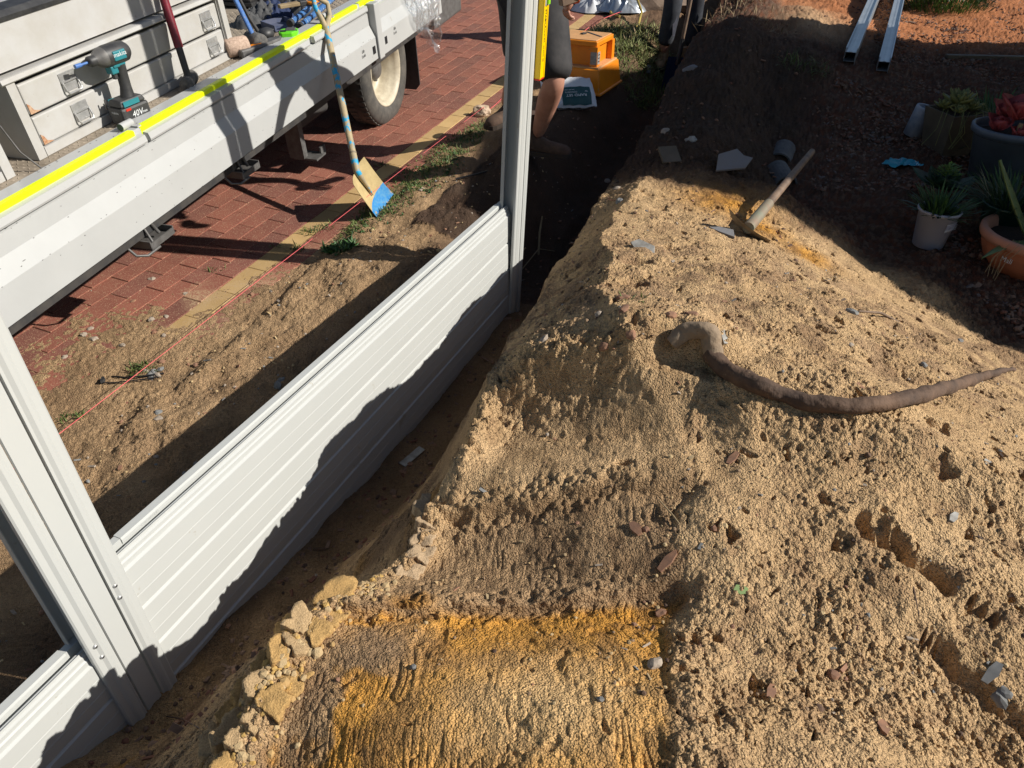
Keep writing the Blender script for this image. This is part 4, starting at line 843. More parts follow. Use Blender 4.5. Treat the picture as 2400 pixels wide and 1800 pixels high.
# ------------------------------------------------------------------ helpers for small things
def normal_at(x, y):
    e = .03; a = gz(x + e, y) - gz(x - e, y); b_ = gz(x, y + e) - gz(x, y - e); return Vector((-a / (2 * e), -b_ / (2 * e), 1)).normalized()
def rock_mb(r, sx=1, sy=1, sz=.7, seed=0, sub=2, amp=.35, b=None, Mx=None, flat=False):
    bm = bmesh.new(); bmesh.ops.create_icosphere(bm, subdivisions=sub, radius=1)
    for v in bm.verts:
        k = 1 + amp * mnoise.noise(v.co * 1.3 + Vector((seed * 3.1, seed, 0))) + amp * .4 * mnoise.noise(v.co * 3.1 + Vector((seed, 0, seed)))
        v.co = Vector((v.co.x * sx, v.co.y * sy, v.co.z * sz)) * r * k
    b = b or MB(); bm.verts.index_update(); b.add([v.co[:] for v in bm.verts], [[v.index for v in f.verts] for f in bm.faces], not flat, Mx); bm.free(); return b
def chip_mb(L, W, T, seed=0, Mx=None, b=None):
    rnd = random.Random(seed); n = 6; pl = [(W * math.cos(2 * math.pi * i / n) * rnd.uniform(.6, 1.1), L * math.sin(2 * math.pi * i / n) * rnd.uniform(.75, 1.1)) for i in range(n)]
    b = b or MB(); b.prism(pl, -T, T, Mx); return b
def ground_frame(px, py, lift=0, yaw=0, tilt=0):
    p = G(px, py); nn = normal_at(p.x, p.y); M_ = frame(p + nn * lift, nn, (math.cos(yaw), math.sin(yaw), 0))
    return M_ @ Matrix.Rotation(tilt, 4, 'X')
def stone(px, py, r, m, label, seed=1, shape='rock', yaw=0, cat='stone', name='stone', L=None, group=None):
    Mx = ground_frame(px, py, r * .08, yaw)
    if shape == 'rock': b = rock_mb(r, 1.15, .9, .65, seed, 2, .4, flat=True)
    else: b = chip_mb(L or r * 2, r, r * .35, seed)
    o = b.build(name, m); o.matrix_world = Mx; return tag(o, label, cat, group)
S_ = [
 (358, 656, .016, 'stw', 'beige stone on the red paving below the second board bracket'), (313, 709, .015, 'stb', 'round pink stone on the dusty paving'), (215, 685, .009, 'stw', 'tiny pale chip on the red paving beside the sand streak'),
 (214, 774, .015, 'stw', 'tan stone at the top of the trio of stones on the sanded bricks'), (198, 787, .016, 'stw', 'pale angular stone, left of the trio on the sanded bricks'), (221, 795, .017, 'stw', 'whitish square stone, lowest of the trio on the sanded bricks'),
 (153, 840, .014, 'stw', 'white flat stone on the bricks nearest the left fence post'), (287, 811, .014, 'stw', 'pinkish wedge stone on the sand-covered bricks'), (355, 750, .014, 'stw', 'small round stone left of the buff brick line'), (391, 746, .013, 'stw', 'pale wedge stone right of the small round stone'),
 (362, 782, .014, 'stb', 'reddish stone at the edge of the buff brick line'), (385, 790, .012, 'stw', 'flat pale stone lying on the buff brick line'), (380, 850, .014, 'stb', 'orange brick chip above the cluster of grey pebbles'),
 (436, 692, .013, 'stw', 'pale stone on the sandy paving near the grass tuft'), (590, 691, .014, 'stb', 'pinkish brick chip beside the pink string'), (658, 893, .017, 'stg', 'upper of two grey stones in the fence shadow'), (652, 907, .018, 'stg', 'lower of two grey stones in the fence shadow'),
 (375, 985, .018, 'stw', 'white stone in the dug soil beside the near post'), (371, 968, .016, 'stg', 'grey stone just above the white stone in the dug soil'),
 (1954, 1584, .012, 'stb', 'orange round stone in the bright sand at lower right'), (1534, 1557, .014, 'stw', 'cream white stone at the right edge of the scraped sand'), (1513, 1243, .009, 'stb', 'small round orange pebble beside the brick chip on the scraped sand'),
 (1547, 1440, .012, 'stb', 'brown stone half buried at the edge of the scraped sand'), (2336, 1650, .013, 'stg', 'grey pebble at the lower right corner rut'), (2347, 1630, .012, 'stg', 'slate pebble above the grey pebble at lower right'),
 (1993, 811, .012, 'stw', 'white stone in the sand above the dark root'), (1515, 742, .011, 'stw', 'white stone on the ridge crest beside brick chips'), (1402, 739, .010, 'stw', 'white chip on the shaded left face of the heap'), (1791, 733, .008, 'stw', 'small white pebble mid heap'),
 (2250, 800, .012, 'stg', 'grey stone near the far shoulder of the heap'), (2164, 858, .012, 'stg', 'dark pebble in the sand between root and garden bed'), (1997, 734, .02, 'stg', 'flat grey stone near the top of the heap'), (1276, 800, .017, 'stw', 'pale stone at the trench lip'), (740, 1352, .008, 'stw', 'yellowish pebble on the trench slope'),
 (1415, 815, .014, 'stb', 'brick lump on the heap left of the root'), (1479, 790, .014, 'stb', 'orange brick lump left of the pale root end'), (1459, 701, .018, 'stb', 'upper brick lump on the heap crest'), (1462, 731, .016, 'stb', 'lower brick lump on the heap crest'), (1621, 741, .018, 'stb', 'orange and black brick piece on top of the heap'), (1572, 740, .015, 'stb', 'split brick chip left of the orange and black brick piece'), (1860, 660, .013, 'stb', 'rust stone below the hoe'),
 (2018, 158, .03, 'stw', 'small pale cone-shaped stone beside the steel channels'), (1560, 312, .035, 'stw', 'large pale stone on the dark dirt bank'), (1620, 330, .03, 'plasw', 'white plastic scrap on the dark dirt bank'), (1516, 165, .05, 'stg', 'grey round stone in front of the orange step'), (1424, 426, .025, 'stw', 'crumpled white scrap on the trench bank'), (1446, 444, .02, 'stw', 'pale bone-like stone on the trench bank'), (1452, 475, .022, 'stg', 'bluish stone on the trench bank'),
 (1620, 165, .05, 'slab', 'square grey stone beside the far trench'),
]
for i, (px, py, r, m, lab) in enumerate(S_): stone(px, py, r, M[m], lab, i + 1, yaw=i * 1.3)
for i, (px, py) in enumerate([(343, 872), (352, 880), (361, 872), (369, 880), (377, 868), (356, 888)]):
    stone(px, py, .014, M['stg' if i % 3 else 'stw'], ['largest grey pebble', 'whitish pebble', 'middle grey pebble', 'right-hand grey pebble', 'pale upper pebble', 'lowest grey pebble'][i] + ' in the cluster beside the black cable', 40 + i, yaw=i, cat='pebble', name='pebble', group='grey pebbles clustered beside the cable')
C_ = [(1490, 1241, .012, 'stb', 'pinkish brick chip at the top right of the scraped sand', .3), (1567, 1315, .013, 'stb', 'long orange chip right of the scraped sand', 2.2), (1651, 1528, .011, 'stb', 'small square wood chip in the lower sand', .1), (1805, 1627, .010, 'stb', 'reddish wood chip left of the round orange stone', 2.6), (2069, 1706, .010, 'stb', 'reddish chip near the bottom edge of the sand', 2.7), (1716, 1080, .011, 'stb', 'brown bark chip below the root', 2.4), (1619, 1075, .006, 'straw', 'thin stick piece left of the bark chip', 2.4), (1893, 1165, .008, 'stb', 'upright bark sliver in the bright sand', 1.4), (1671, 1614, .006, 'straw', 'wood splinter standing in the lower sand', 1.1), (1696, 793, .011, 'plasw', 'thin white shard behind the pale root bend', .1), (2313, 1089, .014, 'plasw', 'curled white husk at the right side of the sand', 2.5), (2231, 1218, .010, 'plasw', 'pale green husk on the right side of the sand', 2.4), (2322, 1580, .012, 'stg', 'grey pointed husk near the lower right rut', 2.2), (2001, 905, .016, 'stb', 'brown curled leaf behind the root', .4)]
for i, (px, py, r, m, lab, yw) in enumerate(C_): stone(px, py, r, M[m], lab, 70 + i, 'chip', yw, cat='chip', name='chip', L=r * 2.4)
o = stone(1735, 1390, .012, mat('fresh_leaf', (.30, .42, .16), .5), 'light green leaf fragment on the lower sand', 91, 'chip', 1.2, 'leaf', 'leaf', L=.016)
o = stone(966, 1074, .014, M['plasw'], 'flat white plastic strip on the trench floor', 92, 'chip', 0, 'plastic strip', 'plastic_strip', L=.01)
o.data = MB().box((0, 0, .004), (.030, .125, .003)).mesh('strip', M['plasw']); o.matrix_world = ground_frame(966, 1074, .004, -.55)
def shard(px, py, pts, m, label, name='broken_slab', cat='slab', lift=.03, yaw=0, tilt=.5, thick=.012, tz=0):
    o = MB().prism(pts, -thick / 2, thick / 2).build(name, m, bevel=.001); o.matrix_world = Matrix.Translation(G(px, py) + Vector((0, 0, lift))) @ Matrix.Rotation(yaw, 4, 'Z') @ Matrix.Rotation(tilt, 4, 'X') @ Matrix.Rotation(tz, 4, 'Y'); return tag(o, label, cat)
shard(1506, 582, [(-.05, .01), (-.02, -.03), (.05, -.03), (.045, .005), (-.02, .03)], M['plasw'], 'pointed white ceramic shard on the heap left of the hoe', 'ceramic_shard', 'shard', .01, -.3, .45, .006)
shard(1714, 412, [(-.10, -.03), (-.06, .085), (.05, .12), (.075, .07), (.12, .05), (.06, -.02)], M['slab'], 'jagged pale slab leaning on dirt behind the hoe blade', lift=.05, yaw=.1, tilt=.45)
shard(1688, 548, [(-.05, .04), (-.01, .015), (.06, -.02), (.055, .035), (.0, .05)], M['slab'], 'grey triangular slab half buried beside the hoe blade', lift=-.004, yaw=-.2, tilt=.2)
shard(1566, 372, [(-.06, -.05), (.05, -.06), (.07, .05), (-.04, .06)], M['potbr'], 'dark square tile on the shaded dirt bank', lift=.02, yaw=.4, tilt=.5)
for k, (px, py, lab) in enumerate(((1832, 362, 'broken half pipe arching from the dark dirt, further one'), (1830, 415, 'broken half pipe under the hoe handle, nearer one'))):
    p = G(px, py); o = MB(); prof = [(.075 * math.cos(a_), .075 * math.sin(a_)) for a_ in np.linspace(.15, 3.0, 12)] + [(.064 * math.cos(a_), .064 * math.sin(a_)) for a_ in np.linspace(3.0, .15, 12)]
    o.sweep([(x, z) for x, z in prof], -.09, .09); o = o.build('half_pipe', M['conc']); o.matrix_world = Matrix.Translation(p + Vector((0, 0, -.015))) @ Matrix.Rotation(R(-25 + 30 * k), 4, 'Z') @ Matrix.Rotation(R(12), 4, 'X'); tag(o, lab, 'pipe')
# ------------------------------------------------------------------ crust plates broken off the trench lip
def crust_material():
    m = mat('dried_sand_crust', (1, 1, 1), .95, c2=(.62, .60, .56), nscale=260, bump=.0028, bscale=330, detail=4); N = m.node_tree.nodes; L = m.node_tree.links; b = N['Principled BSDF']
    at_ = N.new('ShaderNodeAttribute'); at_.attribute_name = 'soil'; x = N.new('ShaderNodeMix'); x.data_type = 'RGBA'; x.blend_type = 'MULTIPLY'; x.inputs[0].default_value = 1
    L.new(b.inputs['Base Color'].links[0].from_socket, x.inputs[6]); L.new(at_.outputs['Color'], x.inputs[7]); L.new(x.outputs[2], b.inputs['Base Color']); return m
M['crust'] = crust_material()
_rn = random.Random(77); seeds = []
for (px, py, w_) in ((541, 1792, 22), (515, 1722, 20), (563, 1742, 26), (534, 1686, 30), (560, 1702, 9), (606, 1690, 26), (570, 1632, 34), (628, 1655, 34), (612, 1598, 9), (622, 1566, 36), (684, 1582, 24), (658, 1530, 34), (697, 1512, 16), (680, 1464, 30), (712, 1478, 9), (738, 1484, 28), (768, 1440, 26), (786, 1404, 26)):
    p = G(px, py); seeds.append((p, 0 if _rn.random() < .5 else 1))
for (px, py) in ((1004, 1180), (1006, 1220), (995, 1262), (985, 1304), (966, 1340)): seeds.append((G(px, py), 2))
DESC = ['nearest the bottom of the picture', 'second from the bottom', 'right of the second from the bottom', 'third row up', 'below the widest plate', 'left of the widest pair', 'right of the widest pair', 'largest of the row', 'beside the largest plate', 'in the middle of the row', 'small one in the gap', 'third from the top end', 'second from the top end', 'at the top end of the row', 'tucked under the largest plate', 'at the very edge of the drop', 'leaning into the gap', 'beside the topmost gap', 'topmost', 'second down', 'middle one', 'second from the lower end', 'lowest']
for i, (p, k) in enumerate(seeds):
    n = 44; out = []; rmax = _rn.uniform(.026, .052) if k < 2 else .036
    for j in range(n):
        t_ = 2 * math.pi * j / n; cx, cy = math.cos(t_), math.sin(t_); al = abs(cx * FD.x + cy * FD.y); rr = rmax * (.62 + .5 * al)
        for q_, (p2, _) in enumerate(seeds):
            if q_ == i: continue
            dx, dy = p2.x - p.x, p2.y - p.y; d_ = math.hypot(dx, dy)
            c_ = (cx * dx + cy * dy) / max(d_, 1e-6)
            if c_ > .05: rr = min(rr, d_ / (2 * c_) - .0008)
        rr = max(rr, .006) * (1 + .30 * mnoise.noise((cx * 1.7 + i * 3, cy * 1.7, i)) + .16 * mnoise.noise((cx * 5 + i * 3, cy * 5, i)) + .07 * mnoise.noise((cx * 17 + i, cy * 17, i))); out.append((rr * cx, rr * cy))
    ty = _rn.uniform(.06, .34); tx = _rn.uniform(-.18, .20); vs = []; fs = []; rings = [(.90, -.030), (1.0, -.002), (.995, 0), (.80, .0), (.55, .0), (.28, .0)]
    for (sc, zz) in rings:
        for (x, y) in out: vs.append((x * sc + .002 * mnoise.noise((x * 60, y * 60, zz * 40 + i)), y * sc, zz + (.006 * mnoise.noise((x * 38 * sc + i, y * 38 * sc, 1)) + .0016 * mnoise.noise((x * 190 * sc + i, y * 190 * sc, 1))) * (1 if zz > -.02 else 0)))
    vs.append((0, 0, .002))
    for r_ in range(len(rings) - 1):
        for j in range(n): fs.append((r_ * n + j, r_ * n + (j + 1) % n, (r_ + 1) * n + (j + 1) % n, (r_ + 1) * n + j))
    L_ = (len(rings) - 1) * n
    for j in range(n): fs.append((L_ + j, L_ + (j + 1) % n, len(vs) - 1))
    o = MB().add(vs, fs, True).build('sand_crust', M['crust'])
    ca = o.data.color_attributes.new('soil', 'FLOAT_COLOR', 'POINT'); cc_ = ((.52, .36, .19, 1), (.54, .335, .125, 1), (.50, .36, .22, 1))[k]
    ca.data.foreach_set('color', list(cc_) * len(ca.data))
    o.matrix_world = Matrix.Translation(p + Vector((0, 0, _rn.uniform(0, .012)))) @ Matrix.Rotation(ty, 4, 'Y') @ Matrix.Rotation(tx, 4, 'X')
    tag(o, ['pale crust plate %s on the near trench lip', 'yellow crust plate %s on the near trench lip', 'crust plate %s in the strip by the upper trench lip'][k] % DESC[i], 'sand crust', ['pale crust plates on the near trench lip', 'yellow crust plates on the near trench lip', 'crust plates on the upper trench lip'][k])
# ------------------------------------------------------------------ dead root
def dense(pts, rad, k=8):                     # smooth curve through the points
    P_ = [Vector(p) for p in pts]; out = []; rr = []
    for i in range(len(P_) - 1):
        a_, b_, c_, d_ = P_[max(i - 1, 0)], P_[i], P_[i + 1], P_[min(i + 2, len(P_) - 1)]
        for q_ in range(k): t_ = q_ / k; out.append(.5 * ((2 * b_) + (c_ - a_) * t_ + (2 * a_ - 5 * b_ + 4 * c_ - d_) * t_ ** 2 + (3 * b_ - a_ - 3 * c_ + d_) * t_ ** 3)); rr.append(rad[i] * (1 - t_) + rad[i + 1] * t_)
    return out + [P_[-1]], rr + [rad[-1]]
def rough(b, a1, s1, a2, s2):
    for i, v in enumerate(b.v):
        v = Vector(v); n_ = mnoise.noise_vector(v * s1) * a1 + mnoise.noise_vector(v * s2) * a2; b.v[i] = tuple(v + n_)
def GP(pts): return [G(px, py, l) for px, py, l in pts]
root = thing('dead_root', 'long dark curved tree root with a pale hooked end lying on the sand', 'root', Matrix.Translation(G(1900, 955)))
iv = root.matrix_world.inverted()
pts = GP([(1660, 850, .022), (1700, 885, .018), (1760, 915, .014), (1830, 940, .012), (1910, 960, .014), (2000, 972, .020), (2090, 966, .030), (2180, 950, .050), (2265, 930, .065), (2320, 914, .07), (2362, 903, .07)])
b = MB(); b.tube(*dense([iv @ p for p in pts], [.026, .025, .024, .022, .0215, .021, .020, .019, .016, .011, .004]), 20)
rough(b, .006, 16, .004, 50); b.build('stem', M['rootb'], root)
pts = GP([(1573, 822, .012), (1600, 814, .03), (1632, 812, .045), (1655, 826, .045), (1664, 848, .03), (1668, 862, .022)])
b = MB(); b.tube(*dense([iv @ p for p in pts], [.022, .024, .022, .026, .026, .024]), 22); rough(b, .006, 22, .003, 70); b.build('hooked_end', M['rootp'], root)
# ------------------------------------------------------------------ hoe
H0 = G(1752, 548) * .975; H0.z += .03; _r2 = ray(1903, 356); H1 = min([_r2 * t_ for t_ in np.arange(3, 6, .01)], key=lambda P_: abs((P_ - H0).length - 1.12) + (5 if P_.y < H0.y else 0))
ax = (H1 - H0).normalized(); hoe = thing('hoe', 'long-handled hoe lying on the sand heap with its rusty blade tilted up', 'hoe', Matrix.Translation(H0)); 
b = MB(); b.tube([ax * .10, ax * .6, ax * 1.12], [.0215, .019, .017], 14); b.build('handle', M['wood'], hoe)
b = MB(); b.tube([ax * -.01, ax * .12, ax * .30], [.026, .026, .0235], 14); fe = b.build('socket', M['ferr'], hoe)
_d0 = H0.length / ray(1752, 548).length; sdv = (ray(1800, 572) - ray(1704, 497)).normalized(); HWB = (ray(1800, 572) - ray(1704, 497)).length * _d0 / 2; dn = -(ax.cross(sdv)).normalized()
dn = (ray(1752, 535).normalized() * .90 - Vector((0, math.sin(TH), math.cos(TH))) * .40).normalized()
vs = []; fs = []; n = 10
for k in (0, 1):
    for i in range(n + 1):
        for j in range(5):
            u = i / n * 2 - 1; v = j / 4; hw = HWB * (1 - .08 * v)
            vs.append(tuple(sdv * (u * hw) + dn * (-.02 + v * (.070 + .02 * (1 - u * u))) + ax * (-.028 * (1 - u * u) - .004 * k + .012)))
for k in range(2):
    for i in range(n):
        for j in range(4): fs.append((k * 55 + i * 5 + j, k * 55 + (i + 1) * 5 + j, k * 55 + (i + 1) * 5 + j + 1, k * 55 + i * 5 + j + 1))
b = MB(); b.add(vs, fs, True); b.build('blade', M['iron'], hoe)
# ------------------------------------------------------------------ orange step
FR = Vector((.674, 5.82, 0)); sd = Vector((.221, .45, 0)).normalized(); fd = Vector((-sd.y, sd.x, 0))
MO = Matrix((-fd, sd, Vector((0, 0, 1)))).transposed().to_4x4(); cc = FR + fd * .25 + sd * .25; MO.translation = Vector((cc.x, cc.y, gz(cc.x, cc.y) - .02))
MO.translation.z = -1.475; MO = MO @ Matrix.Diagonal((1, 1, .80, 1))
stp = thing('step_stool', 'orange plastic two-level step stool beside the trench', 'step stool', MO)
def frus(b, z0, z1, w0, w1, d0, d1):
    b.add([(-w0, -d0, z0), (w0, -d0, z0), (w0, d0, z0), (-w0, d0, z0), (-w1, -d1, z1), (w1, -d1, z1), (w1, d1, z1), (-w1, d1, z1)], [(4, 5, 6, 7), (0, 1, 5, 4), (1, 2, 6, 5), (2, 3, 7, 6), (3, 0, 4, 7)])
b = MB(); frus(b, 0, .02, .262, .262, .262, .262); frus(b, .02, .225, .25, .225, .25, .225); b.build('lower_step', M['orange'], stp, bevel=.008)
b = MB(); frus(b, .2251, .24, .215, .212, .215, .212); b.build('step_ledge', M['orangetop'], stp)
b = MB()
for (x, y) in ((-.165, -.165), (.165, -.165), (.165, .165), (-.165, .165)): b.box((x, y, .32), (.06, .06, .19), taper=.93)
b.box((0, 0, .32), (.30, .30, .19)); b.box((0, 0, .435), (.37, .37, .05), bev=.01); b.build('upper_box', M['orange'], stp)
b = MB(); b.box((0, 0, .463), (.34, .34, .008), bev=.003); b.build('top_tread', M['orangetop'], stp)
b = MB(); b.box((.196, -.165, .315), (.002, .05, .11), taper=1); b.box((.165, -.196, .315), (.05, .002, .11)); b.cm = 1
for k in range(3): b.box((.1972, -.165, .285 + k * .03), (.001, .036, .010))
b.build('sticker', [M['plasw'], M['ink']], stp)
b = MB(); b.box((.02, .08, .469), (.22, .018, .004), M=Matrix.Rotation(R(-38), 4, 'Z')); b.box((-.02, .02, .473), (.03, .04, .012), M=Matrix.Rotation(R(-20), 4, 'Z')); b.build('lifting_strap', M['blackp'], stp)
b = MB(); b.box((-.06, -.2385, .10), (.20, .003, .12), M=Matrix.Rotation(R(0), 4, 'Z')); b.build('moulded_panel', M['orange'], stp, bevel=.001)
# ------------------------------------------------------------------ cement bags
def bag(name, label, Mx, L, W, H, m, seed):
    t = thing(name, label, 'bag', Mx); n = 26; vs = []; fs = []
    for k in (1, -1):
        for i in range(n + 1):
            for j in range(n + 1):
                u = i / n * 2 - 1; v = j / n * 2 - 1; e = (1 - abs(u) ** 3.5) * (1 - abs(v) ** 3.5)
                vs.append((u * L / 2 * (1 - .04 * v * v), v * W / 2 * (1 - .05 * u * u), k * (H / 2 * e ** .6 + .004) + .012 * mnoise.noise((u * 3 + seed, v * 3, k)) + .004 * mnoise.noise((u * 9 + seed, v * 9, k))))
    N_ = (n + 1) ** 2
    for k in range(2):
        for i in range(n):
            for j in range(n): fs.append((k * N_ + i * (n + 1) + j, k * N_ + (i + 1) * (n + 1) + j, k * N_ + (i + 1) * (n + 1) + j + 1, k * N_ + i * (n + 1) + j + 1))
    b = MB(); b.add(vs, fs, True); b.build('sack', m, t); return t
p = G(1330, 250); Mb = Matrix.Translation(G(1333, 252) + Vector((0, .10, .075))) @ Matrix.Rotation(R(10), 4, 'Z') @ Matrix.Rotation(R(30), 4, 'X')
bg = bag('cement_bag', 'white cement bag with a dark green panel, dumped below the orange step', Mb, .40, .30, .10, M['bagw'], 2)
b = MB(); n = 12; vs = []; fs = []
for i in range(n + 1):
    for j in range(n + 1):
        u = -.36 + 1.14 * i / n; v = -.95 + 1.0 * j / n; e = (1 - min(1, abs(u)) ** 3.5) * (1 - abs(v) ** 3.5)
        vs.append((u * .2 * (1 - .04 * v * v), v * .15 * (1 - .05 * u * u), .05 * max(e, 0) ** .6 + .007 + .012 * mnoise.noise((u * 3 + 2, v * 3, 1)) + .004 * mnoise.noise((u * 9 + 2, v * 9, 1))))
for i in range(n):
    for j in range(n): fs.append((i * (n + 1) + j, (i + 1) * (n + 1) + j, (i + 1) * (n + 1) + j + 1, i * (n + 1) + j + 1))
b.add(vs, fs, True); b.build('printed_panel', M['baggreen'], bg)
for (t_, x, y, sz, m_) in (('RAPID SET', .035, -.085, .034, 'inkw'), ('CONCRETE', .0, -.055, .018, 'inkw'), ('Just add water', -.01, -.033, .013, 'inkw'), ('W', .115, -.05, .022, 'inkw'), ('20', -.105, -.08, .032, 'ink')):
    text('print', t_, sz, M[m_], bg, Matrix.Translation((x, y, .066)) @ Matrix.Rotation(R(180), 4, 'Z'), .0006)
for k, (px, py, L, yw, lab) in enumerate(((1400, 22, .62, 15, 'torn white and green sack lying in a pile at the back, left one'), (1450, 24, .5, -20, 'torn silvery sack in the pile at the back, right one'))):
    p = G(px, py); t = crumple('empty_sack', lab, 'bag', 700, 60, L * .5, L * .36, .16, M['bagw'] if k == 0 else M['galv'], 12 + k * 5); t.matrix_world = Matrix.Translation(p) @ Matrix.Rotation(R(yw), 4, 'Z')
    b = MB(); q_ = [(-.1, -.03, .17), (.10, -.06, .17), (.12, .03, .18), (-.08, .06, .18)]; b.quad(q_); b.build('green_print', M['baggreen'], t)
for k, (px, py, r_, lab) in enumerate(((1535, 12, .42, 'large brown garden rock behind the far worker'), (1452, -12, .38, 'brown rock behind the torn sacks'), (1330, 26, .10, 'dark rock left of the torn sacks'), (1283, -10, .25, 'dark brown rock at the back of the driveway'))):
    p = G(px, max(py, 2)); o = rock_mb(r_, 1.4, .8, .6, 20 + k, 3, .4, flat=True).build('garden_rock', M['rockd']); o.location = p + Vector((0, .1, .02)); tag(o, lab, 'rock')
# ------------------------------------------------------------------ hose, cable, strings, twigs
t = thing('garden_hose', 'yellowed hose looping over the weeds behind the orange step', 'hose', Matrix.Translation((0, 0, 0)))
pts = [G(px, py, l) for px, py, l in ((1440, 82, .02), (1470, 74, .02), (1495, 68, .03), (1501, 55, .10), (1490, 40, .16), (1465, 26, .18), (1440, 24, .15), (1426, 32, .06), (1432, 41, .03), (1452, 44, .02))]
b = MB(); b.tube(pts, .013, 8); b.build('loop', M['hose'], t)
t = thing('black_cable', 'two thin black cables on the sand beside the grey pebbles', 'cable'); b = MB(); b.tube([G(266, 887, .006), G(300, 892, .01), (G(330, 890, .012)), G(362, 884, .012), G(385, 878, .004)], .0035, 6); b.build('cable', M['cable'], t)
b = MB(); b.tube([G(236, 900, .006), G(270, 902, .008), G(320, 898, .014), G(372, 888, .006)], .003, 6); b.build('cable', M['cable'], t); b = MB(); chip_mb(.02, .01, .006, 5, ground_frame(243, 896, .01, .3), b); b.build('plug', M['blackp'], t)
b = MB(); b.tube([G(1068, 425, .012), G(1120, 415, .02), G(1180, 400, .02)], .006, 6); tag(b.build('pipe_offcut', M['cable']), 'black irrigation pipe in the shaded dirt left of the far post', 'pipe')
sA = G(-40, 1290); sA.z = -1.62; sB = G(1133, 276); sB.z += .07
t = thing('string_line', 'pink string line stretched along the dig past the cream stone', 'string'); b = MB(); b.tube([sA, sA.lerp(sB, .5), sB], .0013, 5); b.build('line', M['string'], t)
b = MB(); b.tube([sB, sB + Vector((.02, .10, -.06)), G(1165, 246, .01), G(1183, 230, .02)], .0022, 5); b.build('tail', M['string'], t)
p0 = G(1190, 215, .02); p1 = G(1400, 76, .10); r_ = ray(1560, -14); p2 = r_ * 8.6
t = thing('string_line', 'second pink string rising to the back past the hose', 'string'); b = MB(); b.tube([p0, p1, p2], .003, 5); b.build('line', M['string'], t)
o = rock_mb(.052, 1.1, .9, .8, 33, 3, .5, flat=True).build('stone', mat('cream_limestone', (.55, .42, .30), .9, c2=(.42, .30, .2), nscale=12, bump=.003)); o.location = G(1131, 272, .03); tag(o, 'knobbly cream stone holding the pink string', 'stone')
def twig(pts, r, m, label):
    b = MB(); b.tube(pts, r, 6); return tag(b.build('twig', m), label, 'twig')
twig([G(1213, 690, .02), G(1222, 655, .06), G(1262, 620, .10), G(1300, 600, .03)], [.002, .003, .003, .002], M['straw'], 'thin curved rootlet hanging over the trench beside the far post')
twig([G(2137, 1380, .004), G(2140, 1417, .006), G(2152, 1450, .004)], [.002, .0025, .0015], M['rootb'], 'dark thin twig on the sand between the ruts')
twig([G(1262, 600, .0), G(1264, 570, .06), G(1270, 545, .10)], [.008, .008, .005], M['straw'], 'pale root stub standing in the dark trench')
twig([G(393, 1683, .006), G(430, 1690, .01), G(470, 1710, .004)], [.0018, .002, .0014], M['rootb'], 'small twig with a pale tip in front of the near post')
twig([G(2010, 735, .01), G(2060, 745, .02), G(2105, 758, .006)], [.004, .005, .004], M['wood'], 'grey stick half buried at the shoulder of the heap')
twig([G(1545, 1178, .006), G(1575, 1215, .008), G(1592, 1232, .004)], [.0015, .002, .0015], M['straw'], 'fine straw across the crest of the scraped sand')
# ------------------------------------------------------------------ steel channels
SC = ((Vector((2.70, 6.20, 0)), Vector((4.02, 8.95, 0)), 'left galvanised fence post lying on the gravel'), (Vector((2.95, 6.12, 0)), Vector((4.28, 8.95, 0)), 'right galvanised fence post lying on the gravel'))
for (a_, b_, lab) in SC:
    a_.z = gz(a_.x, a_.y) + .075; b_.z = gz(b_.x, b_.y) + .085; ax = (b_ - a_).normalized(); Mx = frame(a_, (0, 0, 1), (ax.y, -ax.x, 0)); L = (b_ - a_).length; yv = ax; xv = Vector((ax.y, -ax.x, 0)).normalized(); zv = xv.cross(yv); Mx = Matrix((xv, yv, zv)).transposed().to_4x4(); Mx.translation = a_
    b = MB(); T = .0025; w = .042; h = .035
    b.sweep([(-w, -h), (w, -h), (w, -h + T), (-w, -h + T)], .0, L); b.sweep([(-w, h - T), (w, h - T), (w, h), (-w, h)], .0, L)
    b.sweep([(-w, -h + T), (-w + T, -h + T), (-w + T, h - T), (-w, h - T)], 0, L); b.sweep([(w - T, -h + T), (w, -h + T), (w, h - T), (w - T, h - T)], 0, L)
    for sg in (-1, 1): b.sweep([(sg * (w + .001), -h - .035), (sg * (w + .004), -h - .035), (sg * (w + .004), h + .02), (sg * (w + .001), h + .02)], .05, L); b.sweep([(sg * (w + .001), h + .02), (sg * (w - .006), h + .02), (sg * (w - .006), h + .018), (sg * (w + .001), h + .018)], .05, L)
    b.sweep([(-.012, h + .001), (-.006, h + .003), (.006, h + .003), (.012, h + .001)], .0, L)
    t = thing('steel_post', lab, 'steel post', Mx); b.build('channel', M['galv'], t)
